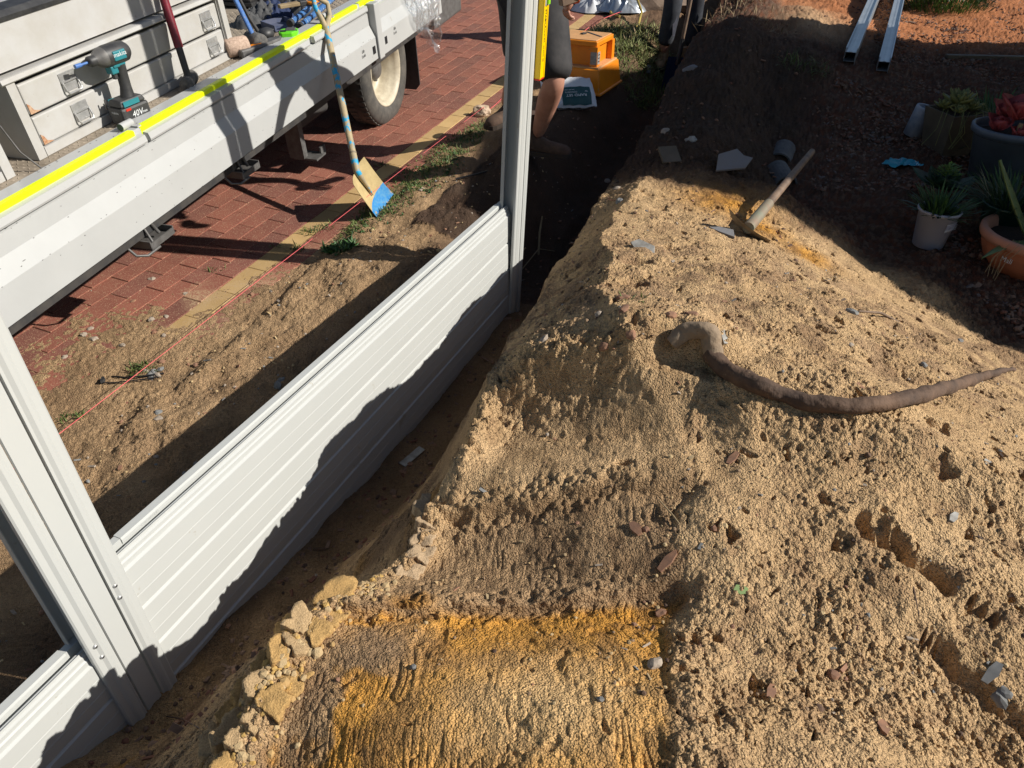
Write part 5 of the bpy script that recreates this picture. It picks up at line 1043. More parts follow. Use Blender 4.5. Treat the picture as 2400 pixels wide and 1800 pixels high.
# ------------------------------------------------------------------ plants
def leaf(b, base, d, up, L, W, bend=.3, n=5, thick=.12, cup=0.2):
    d = Vector(d).normalized(); up = Vector(up); s_ = d.cross(up).normalized(); up = s_.cross(d); vs = []
    for i in range(n + 1):
        t_ = i / n; p = Vector(base) + d * (L * t_) + up * (L * bend * t_ * t_) ; wd = W * math.sin(math.pi * min(1, (.12 + .88 * t_))) ** .8 if i < n else W * .04
        vs += [p + s_ * wd + up * cup * wd, p - up * (W * thick), p - s_ * wd + up * cup * wd, p + up * (W * thick * .4)]
    fs = []
    for i in range(n):
        for j in range(4): fs.append((i * 4 + j, i * 4 + (j + 1) % 4, (i + 1) * 4 + (j + 1) % 4, (i + 1) * 4 + j))
    b.add(vs, fs, True)
def rosette(b, c, r, n, W, seed=0, lift=(.2, 1.3), cup=.35, thick=.2):
    rnd = random.Random(seed)
    for i in range(n):
        a_ = i * 2.399 + rnd.uniform(-.15, .15); k = i / n; e = lift[0] + (lift[1] - lift[0]) * k
        d = (math.cos(a_) * math.cos(e), math.sin(a_) * math.cos(e), math.sin(e)); leaf(b, c, d, (0, 0, 1), r * (1 - .45 * k) * rnd.uniform(.85, 1.1), W * (1 - .3 * k), .25, 5, thick, cup)
def tuft(b, c, r, h, n, W, seed=0, spread=1.0, bend=-.4):
    rnd = random.Random(seed)
    for i in range(n):
        a_ = rnd.uniform(0, 6.28); rr = r * math.sqrt(rnd.random()); e = rnd.uniform(.35, 1.4) if spread > .5 else rnd.uniform(.9, 1.5)
        d = (math.cos(a_) * math.cos(e), math.sin(a_) * math.cos(e), math.sin(e)); leaf(b, (c[0] + rr * math.cos(a_), c[1] + rr * math.sin(a_), c[2]), d, (0, 0, 1), h * rnd.uniform(.5, 1.1), W, bend * rnd.random(), 3, .1, .1)
def pot(name, label, p, prof, m, mrim=None, rimz=None, n=36, Mx=None, soil_r=None, soil_z=None):
    t = thing(name, label, 'pot', Mx if Mx is not None else Matrix.Translation(p)); b = MB(); b.lathe(prof, n, cap0=True); b.build('pot_wall', m, t)
    if soil_r: b = MB(); b.lathe([(soil_r, soil_z), (soil_r * .5, soil_z + .01), (.0001, soil_z + .012)], 24); b.build('soil', M['psoil'], t)
    return t
def at(px, py): return G(px, py)
# marbled cylinder
p = at(2137, 318); t = pot('marbled_pot', 'small blue and white marbled cylinder pot tipped on the gravel', p, [(.045, 0), (.062, .003), (.068, .19), (.066, .198), (.052, .198), (.048, .14), (.0001, .13)], mat('marbled_glaze', (.50, .53, .56), .6, c2=(.12, .17, .26), nscale=9, namt=.8), Mx=Matrix.Translation(p + Vector((0, 0, .0))) @ Matrix.Rotation(R(9), 4, 'Y') @ Matrix.Rotation(R(6), 4, 'X'))
# square brown pot with olive succulents
p = at(2222, 368) + Vector((.02, .10, 0)); t = thing('square_pot', 'square brown plastic pot of olive succulents', 'pot', Matrix.Translation(p) @ Matrix.Rotation(R(12), 4, 'Z')); b = MB()
w0, w1, h = .10, .14, .27
b.add([(-w0, -w0, 0), (w0, -w0, 0), (w0, w0, 0), (-w0, w0, 0), (-w1, -w1, h), (w1, -w1, h), (w1, w1, h), (-w1, w1, h), (-w1 + .01, -w1 + .01, h), (w1 - .01, -w1 + .01, h), (w1 - .01, w1 - .01, h), (-w1 + .01, w1 - .01, h), (-w1 + .02, -w1 + .02, h - .05), (w1 - .02, -w1 + .02, h - .05), (w1 - .02, w1 - .02, h - .05), (-w1 + .02, w1 - .02, h - .05)],
      [(i, (i + 1) % 4, 4 + (i + 1) % 4, 4 + i) for i in range(4)] + [(4 + i, 4 + (i + 1) % 4, 8 + (i + 1) % 4, 8 + i) for i in range(4)] + [(8 + i, 8 + (i + 1) % 4, 12 + (i + 1) % 4, 12 + i) for i in range(4)] + [(3, 2, 1, 0)]); b.build('pot_wall', M['potbr'], t)
b = MB(); b.quad([(-.12, -.12, h - .04), (.12, -.12, h - .04), (.12, .12, h - .04), (-.12, .12, h - .04)]); b.build('soil', M['psoil'], t)
pl = thing('succulent', 'olive and orange succulent rosettes with trailing stems in the square pot', 'succulent', t.matrix_world @ Matrix.Translation((0, 0, h - .03))); b = MB()
for k, (x, y, r_) in enumerate(((.0, .02, .13), (.07, -.02, .09), (-.07, .05, .09), (.06, .09, .10), (-.05, -.06, .07))): rosette(b, (x, y, .03 + .03 * (k == 0)), r_, 22, r_ * .24, k, thick=.35)
b.build('rosettes', M['leafy'], pl); b = MB(); rnd = random.Random(3)
for k in range(16):
    a_ = rnd.uniform(3.4, 6.6); c0 = Vector((.11 * math.cos(a_), .11 * math.sin(a_), .02)); b.tube([c0, c0 * 1.5 + Vector((0, 0, .03)), c0 * 2.0 + Vector((rnd.uniform(-.05, .05), 0, -.10)), c0 * 1.9 + Vector((rnd.uniform(-.1, .1), 0, -.20))], .0018, 4)
b.build('trailing_stems', M['leafy'], pl)
# slate blue pot with red succulent
p = Vector((2.99, 4.38, 0)); p.z = gz(p.x, p.y) - .01; t = pot('blue_pot', 'large slate blue round pot holding the red succulent', p, [(.13, 0), (.14, .004), (.195, .28), (.215, .285), (.218, .32), (.208, .325), (.20, .32), (.195, .28)], M['potb'], soil_r=.196, soil_z=.27)
pl = thing('red_succulent', 'red paddle-leaved succulent in the slate blue pot', 'succulent', Matrix.Translation(p + Vector((0, 0, .28))))
for k, (x, y, r_, z_) in enumerate(((-.02, -.03, .16, .09), (.10, .05, .15, .06), (-.10, -.02, .11, .02), (.09, -.09, .12, .03), (.0, .10, .13, .05), (-.02, -.12, .10, .0))):
    b = MB(); rosette(b, (x, y, z_), r_ * 1.05, 7, r_ * .62, 20 + k, lift=(.5, 1.3), cup=.45, thick=.08); b.build('rosette', M['leafr'], pl)
b = MB(); b.tube([(-.03, -.10, .0), (-.035, -.11, .09)], [.014, .012], 8); b.build('stalk', M['straw'], pl)
# pale pot
p = at(2184, 588) + Vector((.01, .075, 0)); t = pot('pale_pot', 'pale lilac-grey round nursery pot with a white printed label', p, [(.072, 0), (.076, .004), (.098, .19), (.106, .192), (.108, .205), (.100, .207), (.096, .19), (.09, .15)], M['potw'], soil_r=.094, soil_z=.17)
b = MB(); n = 8; vs = []; fs = []
for i in range(n + 1):
    a_ = R(-86 + 52 * i / n); 
    for z_ in (.11, .155): rr = .0735 + .0255 * z_ / .2 + .0052; vs.append((rr * math.cos(a_), rr * math.sin(a_), z_ + .012 * i / n))
for i in range(n): fs.append((2 * i, 2 * i + 2, 2 * i + 3, 2 * i + 1))
b.add(vs, fs, True); lb = b.build('label_outline', M['inkw'], t)
b = MB(); vs = [(v[0] * 1.003, v[1] * 1.003, .114 + .012 * (i // 2) / n if i % 2 == 0 else .151 + .012 * (i // 2) / n) for i, v in enumerate(vs)]; b.add(vs, fs, True); b.build('label_face', M['potw'], lb)
for k in range(4): text('label_print', 'PLANT CARE - WATER WELL', .0058, M['inkw'], lb, Matrix.Translation((.0985 * math.cos(R(-60)), .0985 * math.sin(R(-60)), .122 + k * .008)) @ Matrix.Rotation(R(30), 4, 'Z') @ Matrix.Rotation(R(90), 4, 'X'), .0003, .8)
pl = thing('potted_shrub', 'spiky grey-green seedlings in the pale pot', 'plant', Matrix.Translation(p + Vector((0, 0, .175)))); b = MB(); tuft(b, (0, 0, 0), .08, .16, 130, .006, 5, bend=-.2); b.build('leaves', M['leafg'], pl); b = MB(); tuft(b, (0, 0, 0), .07, .13, 50, .010, 6, bend=-.5); b.build('broad_leaves', M['leafd'], pl)
# dark green pot
p = Vector((2.62, 3.62, 0)); p.z = gz(p.x, p.y) - .01; t = pot('green_pot', 'dark green round pot of strappy leaves between the pale pot and the terracotta bowl', p, [(.085, 0), (.09, .004), (.122, .20), (.128, .202), (.130, .214), (.122, .216), (.118, .20)], M['potg'], soil_r=.117, soil_z=.18)
pl = thing('strappy_plant', 'dark strappy plant filling the dark green pot', 'plant', Matrix.Translation(p + Vector((0, 0, .18)))); b = MB(); tuft(b, (0, 0, 0), .10, .24, 150, .008, 8, bend=-.7); b.build('leaves', M['leafd'], pl)
# leafy clump behind
p = at(2200, 500); p = p + Vector((.03, .10, 0)); pl = thing('broadleaf_plant', 'broad dark leaves round a lime cluster behind the pale pot', 'plant', Matrix.Translation(p)); b = MB(); rosette(b, (0, 0, .10), .20, 14, .07, 41, lift=(.1, .9), cup=.2, thick=.05); b.build('leaves', M['leafd'], pl)
b = MB(); rnd = random.Random(9)
for k in range(150): a_ = rnd.uniform(0, 6.28); e = rnd.uniform(.2, 1.5); rr = .07 * rnd.random() ** .4; c0 = Vector((rr * math.cos(a_) * math.cos(e), rr * math.sin(a_) * math.cos(e), .18 + rr * math.sin(e))); leaf(b, c0, (math.cos(a_), math.sin(a_), .4), (0, 0, 1), .022, .007, .1, 2)
b.build('lime_cluster', M['leafl'], pl)
for k, (x, y, hh, lab) in enumerate(((2.88, 3.95, .26, 'feathery dark plant between the blue pot and the strappy plant'), (3.25, 4.85, .3, 'dark weeds behind the slate blue pot'), (3.45, 5.3, .24, 'dim weeds at the right edge behind the square pot'), (3.5, 4.1, .34, 'leafy stems at the right edge behind the blue pot'))):
    pl = thing('garden_plant', lab, 'plant', Matrix.Translation((x, y, gz(x, y)))); b = MB(); tuft(b, (0, 0, .02), .12, hh, 120, .010, 60 + k, bend=-.4); b.build('leaves', M['leafd' if k % 2 else 'leafg'], pl)
# terracotta bowl + aloe
p = Vector((2.62, 3.34, 0)); p.z = gz(p.x, p.y) - .012; t = pot('terracotta_bowl', 'wide terracotta bowl planter with a thick faded rim at the right edge', p, [(.12, 0), (.145, .004), (.205, .07), (.23, .13), (.235, .165)], M['terra'], soil_r=.21, soil_z=.16)
b = MB(); b.lathe([(.235, .163), (.250, .168), (.256, .185), (.256, .205), (.246, .215), (.226, .212), (.218, .195), (.212, .15)], 44); b.build('rim', M['terrarim'], t)
text('bowl_print', 'Mali', .034, M['inkw'], t, Matrix.Translation((-.197, -.127, .118)) @ Matrix.Rotation(R(-57), 4, 'Z') @ Matrix.Rotation(R(80), 4, 'X'), .0008)
pl = thing('aloe', 'pale green spiky aloe in the terracotta bowl', 'aloe', Matrix.Translation(p + Vector((-.07, -.04, .165))))
for k, (d, L, W, bd) in enumerate((((-.42, .55, .72), .44, .024, .10), ((-.05, .1, 1), .34, .030, .05), ((-.9, -.35, .22), .30, .024, -.30), ((.5, -.3, .7), .30, .022, .1), ((-.3, -.6, .5), .20, .022, .1), ((.3, .5, .9), .28, .022, .05), ((.8, .1, .5), .26, .02, .2), ((-.6, -.5, .25), .18, .024, -.1))):
    b = MB(); leaf(b, (.02, .0, 0), d, (0, 0, 1), L, W, bd, 9, .45, .5)
    for q_ in range(7):
        pass
    b.build('leaf', M['aloe'], pl)
b = MB(); rnd = random.Random(5)
for k in range(6): x0 = -.17 + rnd.uniform(-.02, .05); y0 = -.10 + rnd.uniform(-.05, .05); b.tube([(x0 + .03, y0, .05), (x0 - .04, y0 - .02, -.02), (x0 - .05 + rnd.uniform(-.02, .02), y0 - .03, -.11)], .0018, 4)
b.build('hanging_roots', M['straw'], pl)
# clipped bush in the sun
p = at(2232, 40); pl = thing('bush', 'dense fine-leaved green bush on the sunlit red gravel', 'bush', Matrix.Translation(p + Vector((.05, .3, 0)))); b = MB(); rnd = random.Random(11)
for k in range(2600):
    a_ = rnd.uniform(0, 6.28); e = rnd.uniform(.0, 1.5); rr = .46 * (.55 + .45 * rnd.random()); c0 = Vector((rr * math.cos(a_) * math.cos(e) * 1.05, rr * math.sin(a_) * math.cos(e) * .8, .01 + rr * math.sin(e) * .65)); leaf(b, c0, (c0.x + rnd.uniform(-.2, .2), c0.y + rnd.uniform(-.2, .2), .25 + rnd.uniform(0, .3)), (0, 0, 1), .075, .006, .1, 2)
b.build('foliage', mat('bush_leaf', (.06, .13, .02), .45, c2=(.03, .08, .015), nscale=20), pl); b = MB(); [b.tube([(0, 0, 0), (.15 * math.cos(q_), .15 * math.sin(q_), .2)], .01, 5) for q_ in range(6)]; b.build('stems', M['wood'], pl)
# blue wrapper
p = at(2118, 400); Mx = Matrix.Translation(p + Vector((0, .05, .015))); t = thing('wrapper', 'torn cyan plastic wrapper on the dark gravel', 'wrapper', Mx); b = MB(); n = 14; vs = []; fs = []
for i in range(n + 1):
    for j in range(n + 1):
        u = i / n * 2 - 1; v = j / n * 2 - 1; vs.append((u * .10 * (1 - .3 * v) + .02 * v, v * .07 * (1 - .35 * u * u) + .015 * math.sin(u * 5), .02 * mnoise.noise((u * 3, v * 3, 4)) + .02))
for i in range(n):
    for j in range(n): fs.append((i * (n + 1) + j, (i + 1) * (n + 1) + j, (i + 1) * (n + 1) + j + 1, i * (n + 1) + j + 1))
b.add(vs, fs, True); b.build('film', M['cyan'], t)
# plank in the gravel
o = MB().box((0, 0, 0), (.78, .06, .03), bev=.004).build('garden_edging', M['potbr']); p = at(2325, 138); o.matrix_world = Matrix.Translation(p + Vector((0, 0, .01))) @ Matrix.Rotation(R(-6), 4, 'Z'); tag(o, 'dark timber edging strip lying across the shaded gravel', 'timber')
# ------------------------------------------------------------------ weeds
def weeds(name, label, cx, cy, rx, ry, n, h, W, m, seed, kind=None, rot=0, bend=-.5):
    rnd = random.Random(seed); b = MB(); cr, sr = math.cos(rot), math.sin(rot)
    xs = []; 
    for i in range(n): a_ = rnd.uniform(0, 6.28); q_ = math.sqrt(rnd.random()); xs.append((q_ * rx * math.cos(a_), q_ * ry * math.sin(a_)))
    X = np.array([cx + x * cr - y * sr for x, y in xs]); Y = np.array([cy + x * sr + y * cr for x, y in xs]); Z = ground(X, Y)
    for i in range(n):
        a_ = rnd.uniform(0, 6.28); e = rnd.uniform(.15, 1.3); leaf(b, (X[i], Y[i], Z[i] - .003), (math.cos(a_) * math.cos(e), math.sin(a_) * math.cos(e), math.sin(e)), (0, 0, 1), h * rnd.uniform(.4, 1.1), W * rnd.uniform(.7, 1.3), bend * rnd.random(), 2, .05, .1)
    o = b.build(name, m); return tag(o, label, 'weeds' if kind is None else None, kind=kind)
g1 = mat('sunlit_grass', (.15, .20, .045), .6, c2=(.075, .11, .025), nscale=9)
a1 = -A
c1 = G(1000, 400); weeds('grass_strip', None, c1.x, c1.y, .15, .95, 2600, .045, .0032, g1, 1, 'stuff', rot=-A, bend=-.6)
weeds('ground_cover', None, c1.x, c1.y - .1, .17, .85, 1100, .020, .007, M['leafg'], 2, 'stuff', rot=-A)
for k, (px, py, n, h, lab) in enumerate(((695, 588, 60, .05, 'small grass tuft on the buff bricks, lowest one'), (728, 548, 80, .05, 'grass tuft growing between buff bricks in the middle'), (762, 536, 60, .045, 'grass tuft beside the buff bricks, upper one'), (657, 577, 30, .04, 'tiny tuft at the left edge of the buff bricks'), (330, 868, 90, .05, 'grass tuft beside the grey pebble cluster'), (508, 640, 40, .04, 'weeds in a paving joint beside the dark shadow'), (895, 390, 60, .045, 'tuft just right of the shovel socket'), (920, 420, 40, .04, 'sprig beside the shovel blade'), (1885, 160, 150, .12, 'thin green grass on the shaded dirt mound'), (170, 985, 60, .035, 'yellow-green tuft beside the near fence post'))):
    p = G(px, py); weeds('grass_tuft', lab, p.x, p.y, .05 if py > 200 else .2, .035 if py > 200 else .12, n, h, .0028, g1, 20 + k)
p = G(795, 582); weeds('broadleaf_weed', 'leafy weed at the corner of the dug soil below the string', p.x, p.y, .09, .06, 140, .06, .010, M['leafg'], 51)
p = G(1490, 95); weeds('weed_pile', None, p.x, p.y, .55, .45, 2600, .12, .006, mat('drying_weeds', (.28, .27, .12), .8, c2=(.14, .17, .04), nscale=8), 61, 'stuff', bend=-.9)
p = G(1480, 150); weeds('weed_pile', None, p.x, p.y, .35, .45, 1300, .10, .005, mat('shaded_weeds', (.16, .20, .05), .8), 62, 'stuff', bend=-.9)
p = G(1560, 110); weeds('root_litter', None, p.x + .2, p.y - .5, .8, .7, 500, .16, .004, M['straw'], 63, 'stuff', bend=-.4)
p = G(1493, 704); weeds('grass_blade_clump', 'green grass blades on the heap crest beside brick lumps', p.x, p.y, .05, .012, 16, .05, .0025, g1, 64)
# ------------------------------------------------------------------ loose gravel and debris
def scatter(name, n, region, mats, rr, seed, chips=.3, flat=False):
    rnd = random.Random(seed); X = []; Y = []
    while len(X) < n:
        x, y = region(rnd)
        if x is None: continue
        X.append(x); Y.append(y)
    Z = ground(np.array(X), np.array(Y)); b = MB()
    ico = [(0, 0, 1), (.89, 0, .45), (.28, .85, .45), (-.72, .53, .45), (-.72, -.53, .45), (.28, -.85, .45), (.72, .53, -.45), (-.28, .85, -.45), (-.89, 0, -.45), (-.28, -.85, -.45), (.72, -.53, -.45), (0, 0, -1)]
    icf = [(0, 1, 2), (0, 2, 3), (0, 3, 4), (0, 4, 5), (0, 5, 1), (1, 6, 2), (2, 7, 3), (3, 8, 4), (4, 9, 5), (5, 10, 1), (6, 7, 2), (7, 8, 3), (8, 9, 4), (9, 10, 5), (10, 6, 1)]
    for i in range(n):
        r_ = rnd.uniform(*rr) * (1 if rnd.random() > .08 else 1.6); b.cm = rnd.randrange(len(mats)); Rm = Euler((rnd.uniform(-.6, .6), rnd.uniform(-.6, .6), rnd.uniform(0, 6.28))).to_matrix().to_4x4(); Rm.translation = Vector((X[i], Y[i], Z[i] + r_ * .25))
        if rnd.random() < chips: b.box((0, 0, 0), (r_ * rnd.uniform(1.5, 4), r_ * rnd.uniform(.7, 1.3), r_ * .5), Rm)
        else: b.add([(v[0] * r_ * rnd.uniform(.8, 1.2), v[1] * r_ * rnd.uniform(.7, 1.1), v[2] * r_ * .7) for v in ico], icf, False, Rm)
    return tag(b.build(name, mats), kind='stuff')
def rg(rnd):
    y = 2.2 + 8 * rnd.random() ** 1.3; x = rnd.uniform(.7, .60 * y + .9); s, w = sw(Vector((x, y, 0)))
    if w < 1.25 or (y < 4.2 and w < .45 + EWf(s) + 1.15): return None, None
    return x, y
def EWf(s): return float(np.interp(s, [2.3, 2.84, 3.3, 3.67, 4.2, 6], [1.9, 1.4, 1.0, .75, .5, .3])) - .2
red1 = mat('dark_red_gravel', (.20, .085, .05), .9, c2=(.13, .055, .035), nscale=30); red2 = mat('brown_gravel', (.24, .15, .10), .9, c2=(.15, .09, .06), nscale=30); red3 = mat('dull_grey_gravel', (.17, .13, .11), .9)
scatter('bed_gravel', 11000, rg, [red1, red1, red2, red2, red3], (.006, .014), 5, .35)
def rs(rnd):
    y = rnd.uniform(.65, 3.2); x = rnd.uniform(-.5, .6 * y + .7); s, w = sw(Vector((x, y, 0))); we = float(np.interp(s, ES, EW)); v = w - we
    if v < .02 or v > np.interp(s, [0, 1.5, 2.3, 2.84, 3.3], [2.5, 2.4, 2, 1.5, 1.1]): return None, None
    if v < .55 and y < 1.6 and rnd.random() < .85: return None, None
    return x, y
scatter('heap_debris', 900, rs, [M['stb'], M['stw'], M['stg'], M['straw'], M['rootb'], M['rootb'], M['stb']], (.002, .0062), 6, .4)
scatter('heap_crumbs', 2600, rs, [M['clodp'], M['clodp'], mat('damp_crumb', (.30, .20, .12), .95)], (.0018, .0048), 8, 0)
def rc(rnd):
    s = rnd.uniform(.36, .85); we = float(np.interp(s, ES, EW)); P = fpt(s, we + rnd.gauss(.0, .035), 0); return P.x, P.y
crm = mat('ochre_crumb', (.50, .32, .13), .95)
scatter('crust_crumbs', 900, rc, [M['clodp'], M['clody'], crm, M['clodp']], (.002, .009), 12, 0)
def rl(rnd):
    s = rnd.uniform(.4, 4.5); w = -1.05 + rnd.random() * .9; P = fpt(s, w, 0); return P.x, P.y
scatter('dig_debris', 900, rl, [M['stb'], M['stw'], M['stg'], M['clodp'], M['clodp']], (.0025, .009), 7, .25)
def rt(rnd):
    s = rnd.uniform(.3, 8); w = rnd.uniform(0, .3) if s < 3 else rnd.uniform(-.6, 1.3); P = fpt(s, w, 0); return P.x, P.y
scatter('trench_debris', 1500, rt, [M['stb'], red1, M['rootb'], red2, red2], (.003, .012), 9, .3)
def rp(rnd):
    s = rnd.uniform(.8, 7); w = -1.0 - 1.3 * rnd.random() ** 1.7; P = fpt(s, w, 0); return P.x, P.y
scatter('paving_grit', 2200, rp, [M['clodp'], M['clodp'], M['stb']], (.0012, .0035), 10, 0)
# ------------------------------------------------------------------ people
def skinmesh(name, joints, edges, m, parent, sub=2, rootj=0):
    me = bpy.data.meshes.new(name); me.from_pydata([j[0] for j in joints], edges, []); o = bpy.data.objects.new(name, me); col.objects.link(o)
    sk_ = o.modifiers.new('s', 'SKIN'); sk_.use_smooth_shade = True; sk_.branch_smoothing = .6
    for i, j in enumerate(joints):
        r_ = j[1]; r_ = (r_, r_) if not hasattr(r_, '__len__') else r_; me.skin_vertices[0].data[i].radius = r_; me.skin_vertices[0].data[i].use_root = (i == rootj)
    ss = o.modifiers.new('u', 'SUBSURF'); ss.levels = sub; ss.render_levels = sub
    dg = bpy.context.evaluated_depsgraph_get(); me2 = bpy.data.meshes.new_from_object(o.evaluated_get(dg)); me2.name = name
    bpy.data.objects.remove(o); me2.materials.clear(); me2.materials.append(m); me2.polygons.foreach_set('use_smooth', [True] * len(me2.polygons)); return link(name, me2, parent)
def boot_mesh(parent, ankle, toe_dir, L, H, m, ms, lace=False, pitch=0):
    d = Vector((toe_dir[0], toe_dir[1], 0)).normalized(); xv = d; zv = Vector((0, 0, 1)); yv = zv.cross(xv)
    Mx = Matrix((xv, yv, zv)).transposed().to_4x4(); Mx.translation = Vector(ankle); Mx = Mx @ Matrix.Rotation(pitch, 4, 'Y')
    vs = []; n = 18; secs = [(-.28, .036, .095, 0), (-.25, .044, .12, 0), (-.10, .046, .125, 0), (.05, .044, .10, 0), (.25, .046, .075, 0), (.45, .05, .065, 0), (.60, .048, .058, 0), (.70, .036, .042, 0), (.735, .012, .03, 0)]
    for (x, w, h, _) in secs:
        for j in range(n): a_ = 2 * math.pi * j / n; yy = w * math.cos(a_) ; zz = math.sin(a_); zz = h * .5 + (h * .5) * (abs(zz) ** .7) * (1 if zz > 0 else -1); vs.append((x * L, yy * (1.05 if zz < h * .4 else .9), zz))
    k = len(secs); fs = [(i * n + j, i * n + (j + 1) % n, (i + 1) * n + (j + 1) % n, (i + 1) * n + j) for i in range(k - 1) for j in range(n)] + [tuple(range(n))[::-1], tuple(range((k - 1) * n, k * n))]
    b = MB(); b.add(vs, fs, True, Mx); b.tube([(-.02 - L * .08, 0, .06), (-.02 - L * .08, 0, H * .7), (-.025 - L * .08, 0, H)], [.05, .048, .053], 18, True, M=Mx)
    bo = b.build('boot', m, parent)
    b = MB(); out = [(x * L * 1.02, w * 1.12) for (x, w, h, _) in secs] + [(x * L * 1.02, -w * 1.12) for (x, w, h, _) in secs[::-1]]; b.prism(out, -.012, .014, Mx); b.build('sole', ms, bo)
    if lace:
        b = MB()
        for q_ in range(4): b.box((L * (.12 + .09 * q_), 0, .108 - .013 * q_), (.006, .05, .006), Mx)
        b.build('laces', M['straw'], bo)
def face(parent, hc, fwd, r, hairm, skinm):
    f = Vector((fwd[0], fwd[1], fwd[2] if len(fwd) > 2 else 0)).normalized(); up = Vector((0, 0, 1)); up = (up - f * up.dot(f)).normalized(); s_ = f.cross(up); Mx = Matrix((s_, f, up)).transposed().to_4x4(); Mx.translation = Vector(hc)
    for sg in (-1, 1):
        b = MB(); rock_mb(.011, 1, .6, .7, 1, 2, 0, b, Mx @ Matrix.Translation((sg * .032, r * .90, .01))); b.build('eye', M['inkw'], parent)
        b = MB(); rock_mb(.02, .4, 1, 1.5, 2, 2, .1, b, Mx @ Matrix.Translation((sg * .078, 0, 0))); b.build('ear', skinm, parent)
    b = MB(); rock_mb(.014, .8, 1.1, 1.7, 2, 2, .05, b, Mx @ Matrix.Translation((0, r * 1.0, -.015))); b.build('nose', skinm, parent)
    b = MB(); b.box((0, r * .93, -.052), (.045, .01, .008), Mx, bev=.003); b.build('mouth', M['redp'], parent)
    b = MB(); b.lathe([(.0001, .135), (.06, .122), (.09, .085), (.103, .03), (.100, .01), (.15, .0), (.152, -.006), (.09, -.004)], 24, Mx @ Matrix.Translation((0, -.006, .01))); b.build('sun_hat', hairm, parent)
def hand(parent, wrist, d, palm_n, m, curl=.9, L=.185):
    d = Vector(d).normalized(); pn = Vector(palm_n); pn = (pn - d * pn.dot(d)).normalized(); s_ = d.cross(pn)
    J = [(Vector(wrist), (.030, .022)), (Vector(wrist) + d * .045, (.038, .018)), (Vector(wrist) + d * .085, (.040, .016))]; E = [(0, 1), (1, 2)]
    skinmesh('palm', J, E, m, parent, 1)
    for k, (o_, ln) in enumerate(((-.030, .068), (-.010, .080), (.010, .075), (.029, .058))):
        b0 = Vector(wrist) + d * .075 + s_ * o_; p = [b0]; a_ = .2
        for q_ in range(3): a_ += curl * .75; p.append(p[-1] + (d * math.cos(a_) + pn * math.sin(a_)) * ln * (.42, .33, .25)[q_])
        skinmesh('finger', [(x, .0095 - .0008 * i) for i, x in enumerate(p)], [(0, 1), (1, 2), (2, 3)], m, parent, 1)
    b0 = Vector(wrist) + d * .03 - s_ * .028; skinmesh('thumb', [(b0, .012), (b0 - s_ * .025 + d * .025 + pn * .012, .0115), (b0 - s_ * .022 + d * .052 + pn * .034, .0095)], [(0, 1), (1, 2)], m, parent, 1)
def person(label, P, mats, hat):
    t = thing('person', label, 'person', Matrix.Translation(P['ankR'])); iv = t.matrix_world.inverted(); V = {k: iv @ Vector(v) for k, v in P.items()}
    J = [(V['pel'], (.13, .11)), (V['belly'], (.13, .10)), (V['chest'], (.155, .11)), (V['neck'], .052), (V['head'], (.078, .092)), (V['crown'], (.062, .075)),
         (V['hipR'], .088), (V['kneeR'], .063), ((V['kneeR'] * .68 + V['ankR'] * .32) + Vector((0, .022, 0)), .070), (V['ankR'], .038), (V['hipL'], .088), (V['kneeL'], .066), ((V['kneeL'] * .66 + V['ankL'] * .34), .064), (V['ankL'], .038),
         (V['shR'], .058), (V['elR'], .040), (V['wrR'], .027), (V['shL'], .058), (V['elL'], .040), (V['wrL'], .027)]
    E = [(0, 1), (1, 2), (2, 3), (3, 4), (4, 5), (0, 6), (6, 7), (7, 8), (8, 9), (0, 10), (10, 11), (11, 12), (12, 13), (2, 14), (14, 15), (15, 16), (2, 17), (17, 18), (18, 19)]
    skinmesh('body', J, E, mats['skin'], t, 2, 0)
    hf = (V['face']).normalized() if False else (iv.to_3x3() @ (Vector(P['look']) - Vector(P['head'])).normalized())
    face(t, V['head'] + Vector((0, 0, .02)), hf, .088, hat, mats['skin'])
    k = mats.get('leg', .80); kr = V['hipR'].lerp(V['kneeR'], k); kl = V['hipL'].lerp(V['kneeL'], k)
    if mats['long']:
        Jt = [(V['pel'], (.155, .135)), (V['hipR'], .115), (V['kneeR'], .085), (V['kneeR'].lerp(V['ankR'], .85), .075), (V['hipL'], .115), (V['kneeL'], .085), (V['kneeL'].lerp(V['ankL'], .85), .075)]
        skinmesh('trousers', Jt, [(0, 1), (1, 2), (2, 3), (0, 4), (4, 5), (5, 6)], mats['bottom'], t, 2, 0)
    else:
        Jt = [(V['pel'], (.155, .135)), (V['hipR'], .125), (kr, .112), (V['hipR'].lerp(V['kneeR'], k + .22), .112), (V['hipL'], .12), (kl, .105), (V['hipL'].lerp(V['kneeL'], k + .20), .105)]
        skinmesh('shorts', Jt, [(0, 1), (1, 2), (2, 3), (0, 4), (4, 5), (5, 6)], mats['bottom'], t, 2, 0)
    Js = [(V['pel'] + Vector((0, 0, .04)), (.16, .135)), (V['belly'], (.155, .125)), (V['chest'], (.18, .13)), (V['chest'].lerp(V['neck'], .8), .075), (V['shR'], .078), (V['shR'].lerp(V['elR'], .7), .062), (V['shL'], .078), (V['shL'].lerp(V['elL'], .7), .062)]
    skinmesh('shirt', Js, [(0, 1), (1, 2), (2, 3), (2, 4), (4, 5), (2, 6), (6, 7)], M['shirt'], t, 2, 0)
    for q_ in ('R', 'L'):
        d = (V['wr' + q_] - V['el' + q_]).normalized(); hand(t, V['wr' + q_] + d * .01, d, Vector((0, 0, -1)) + d * .1, mats['skin'])
    return t, V, iv
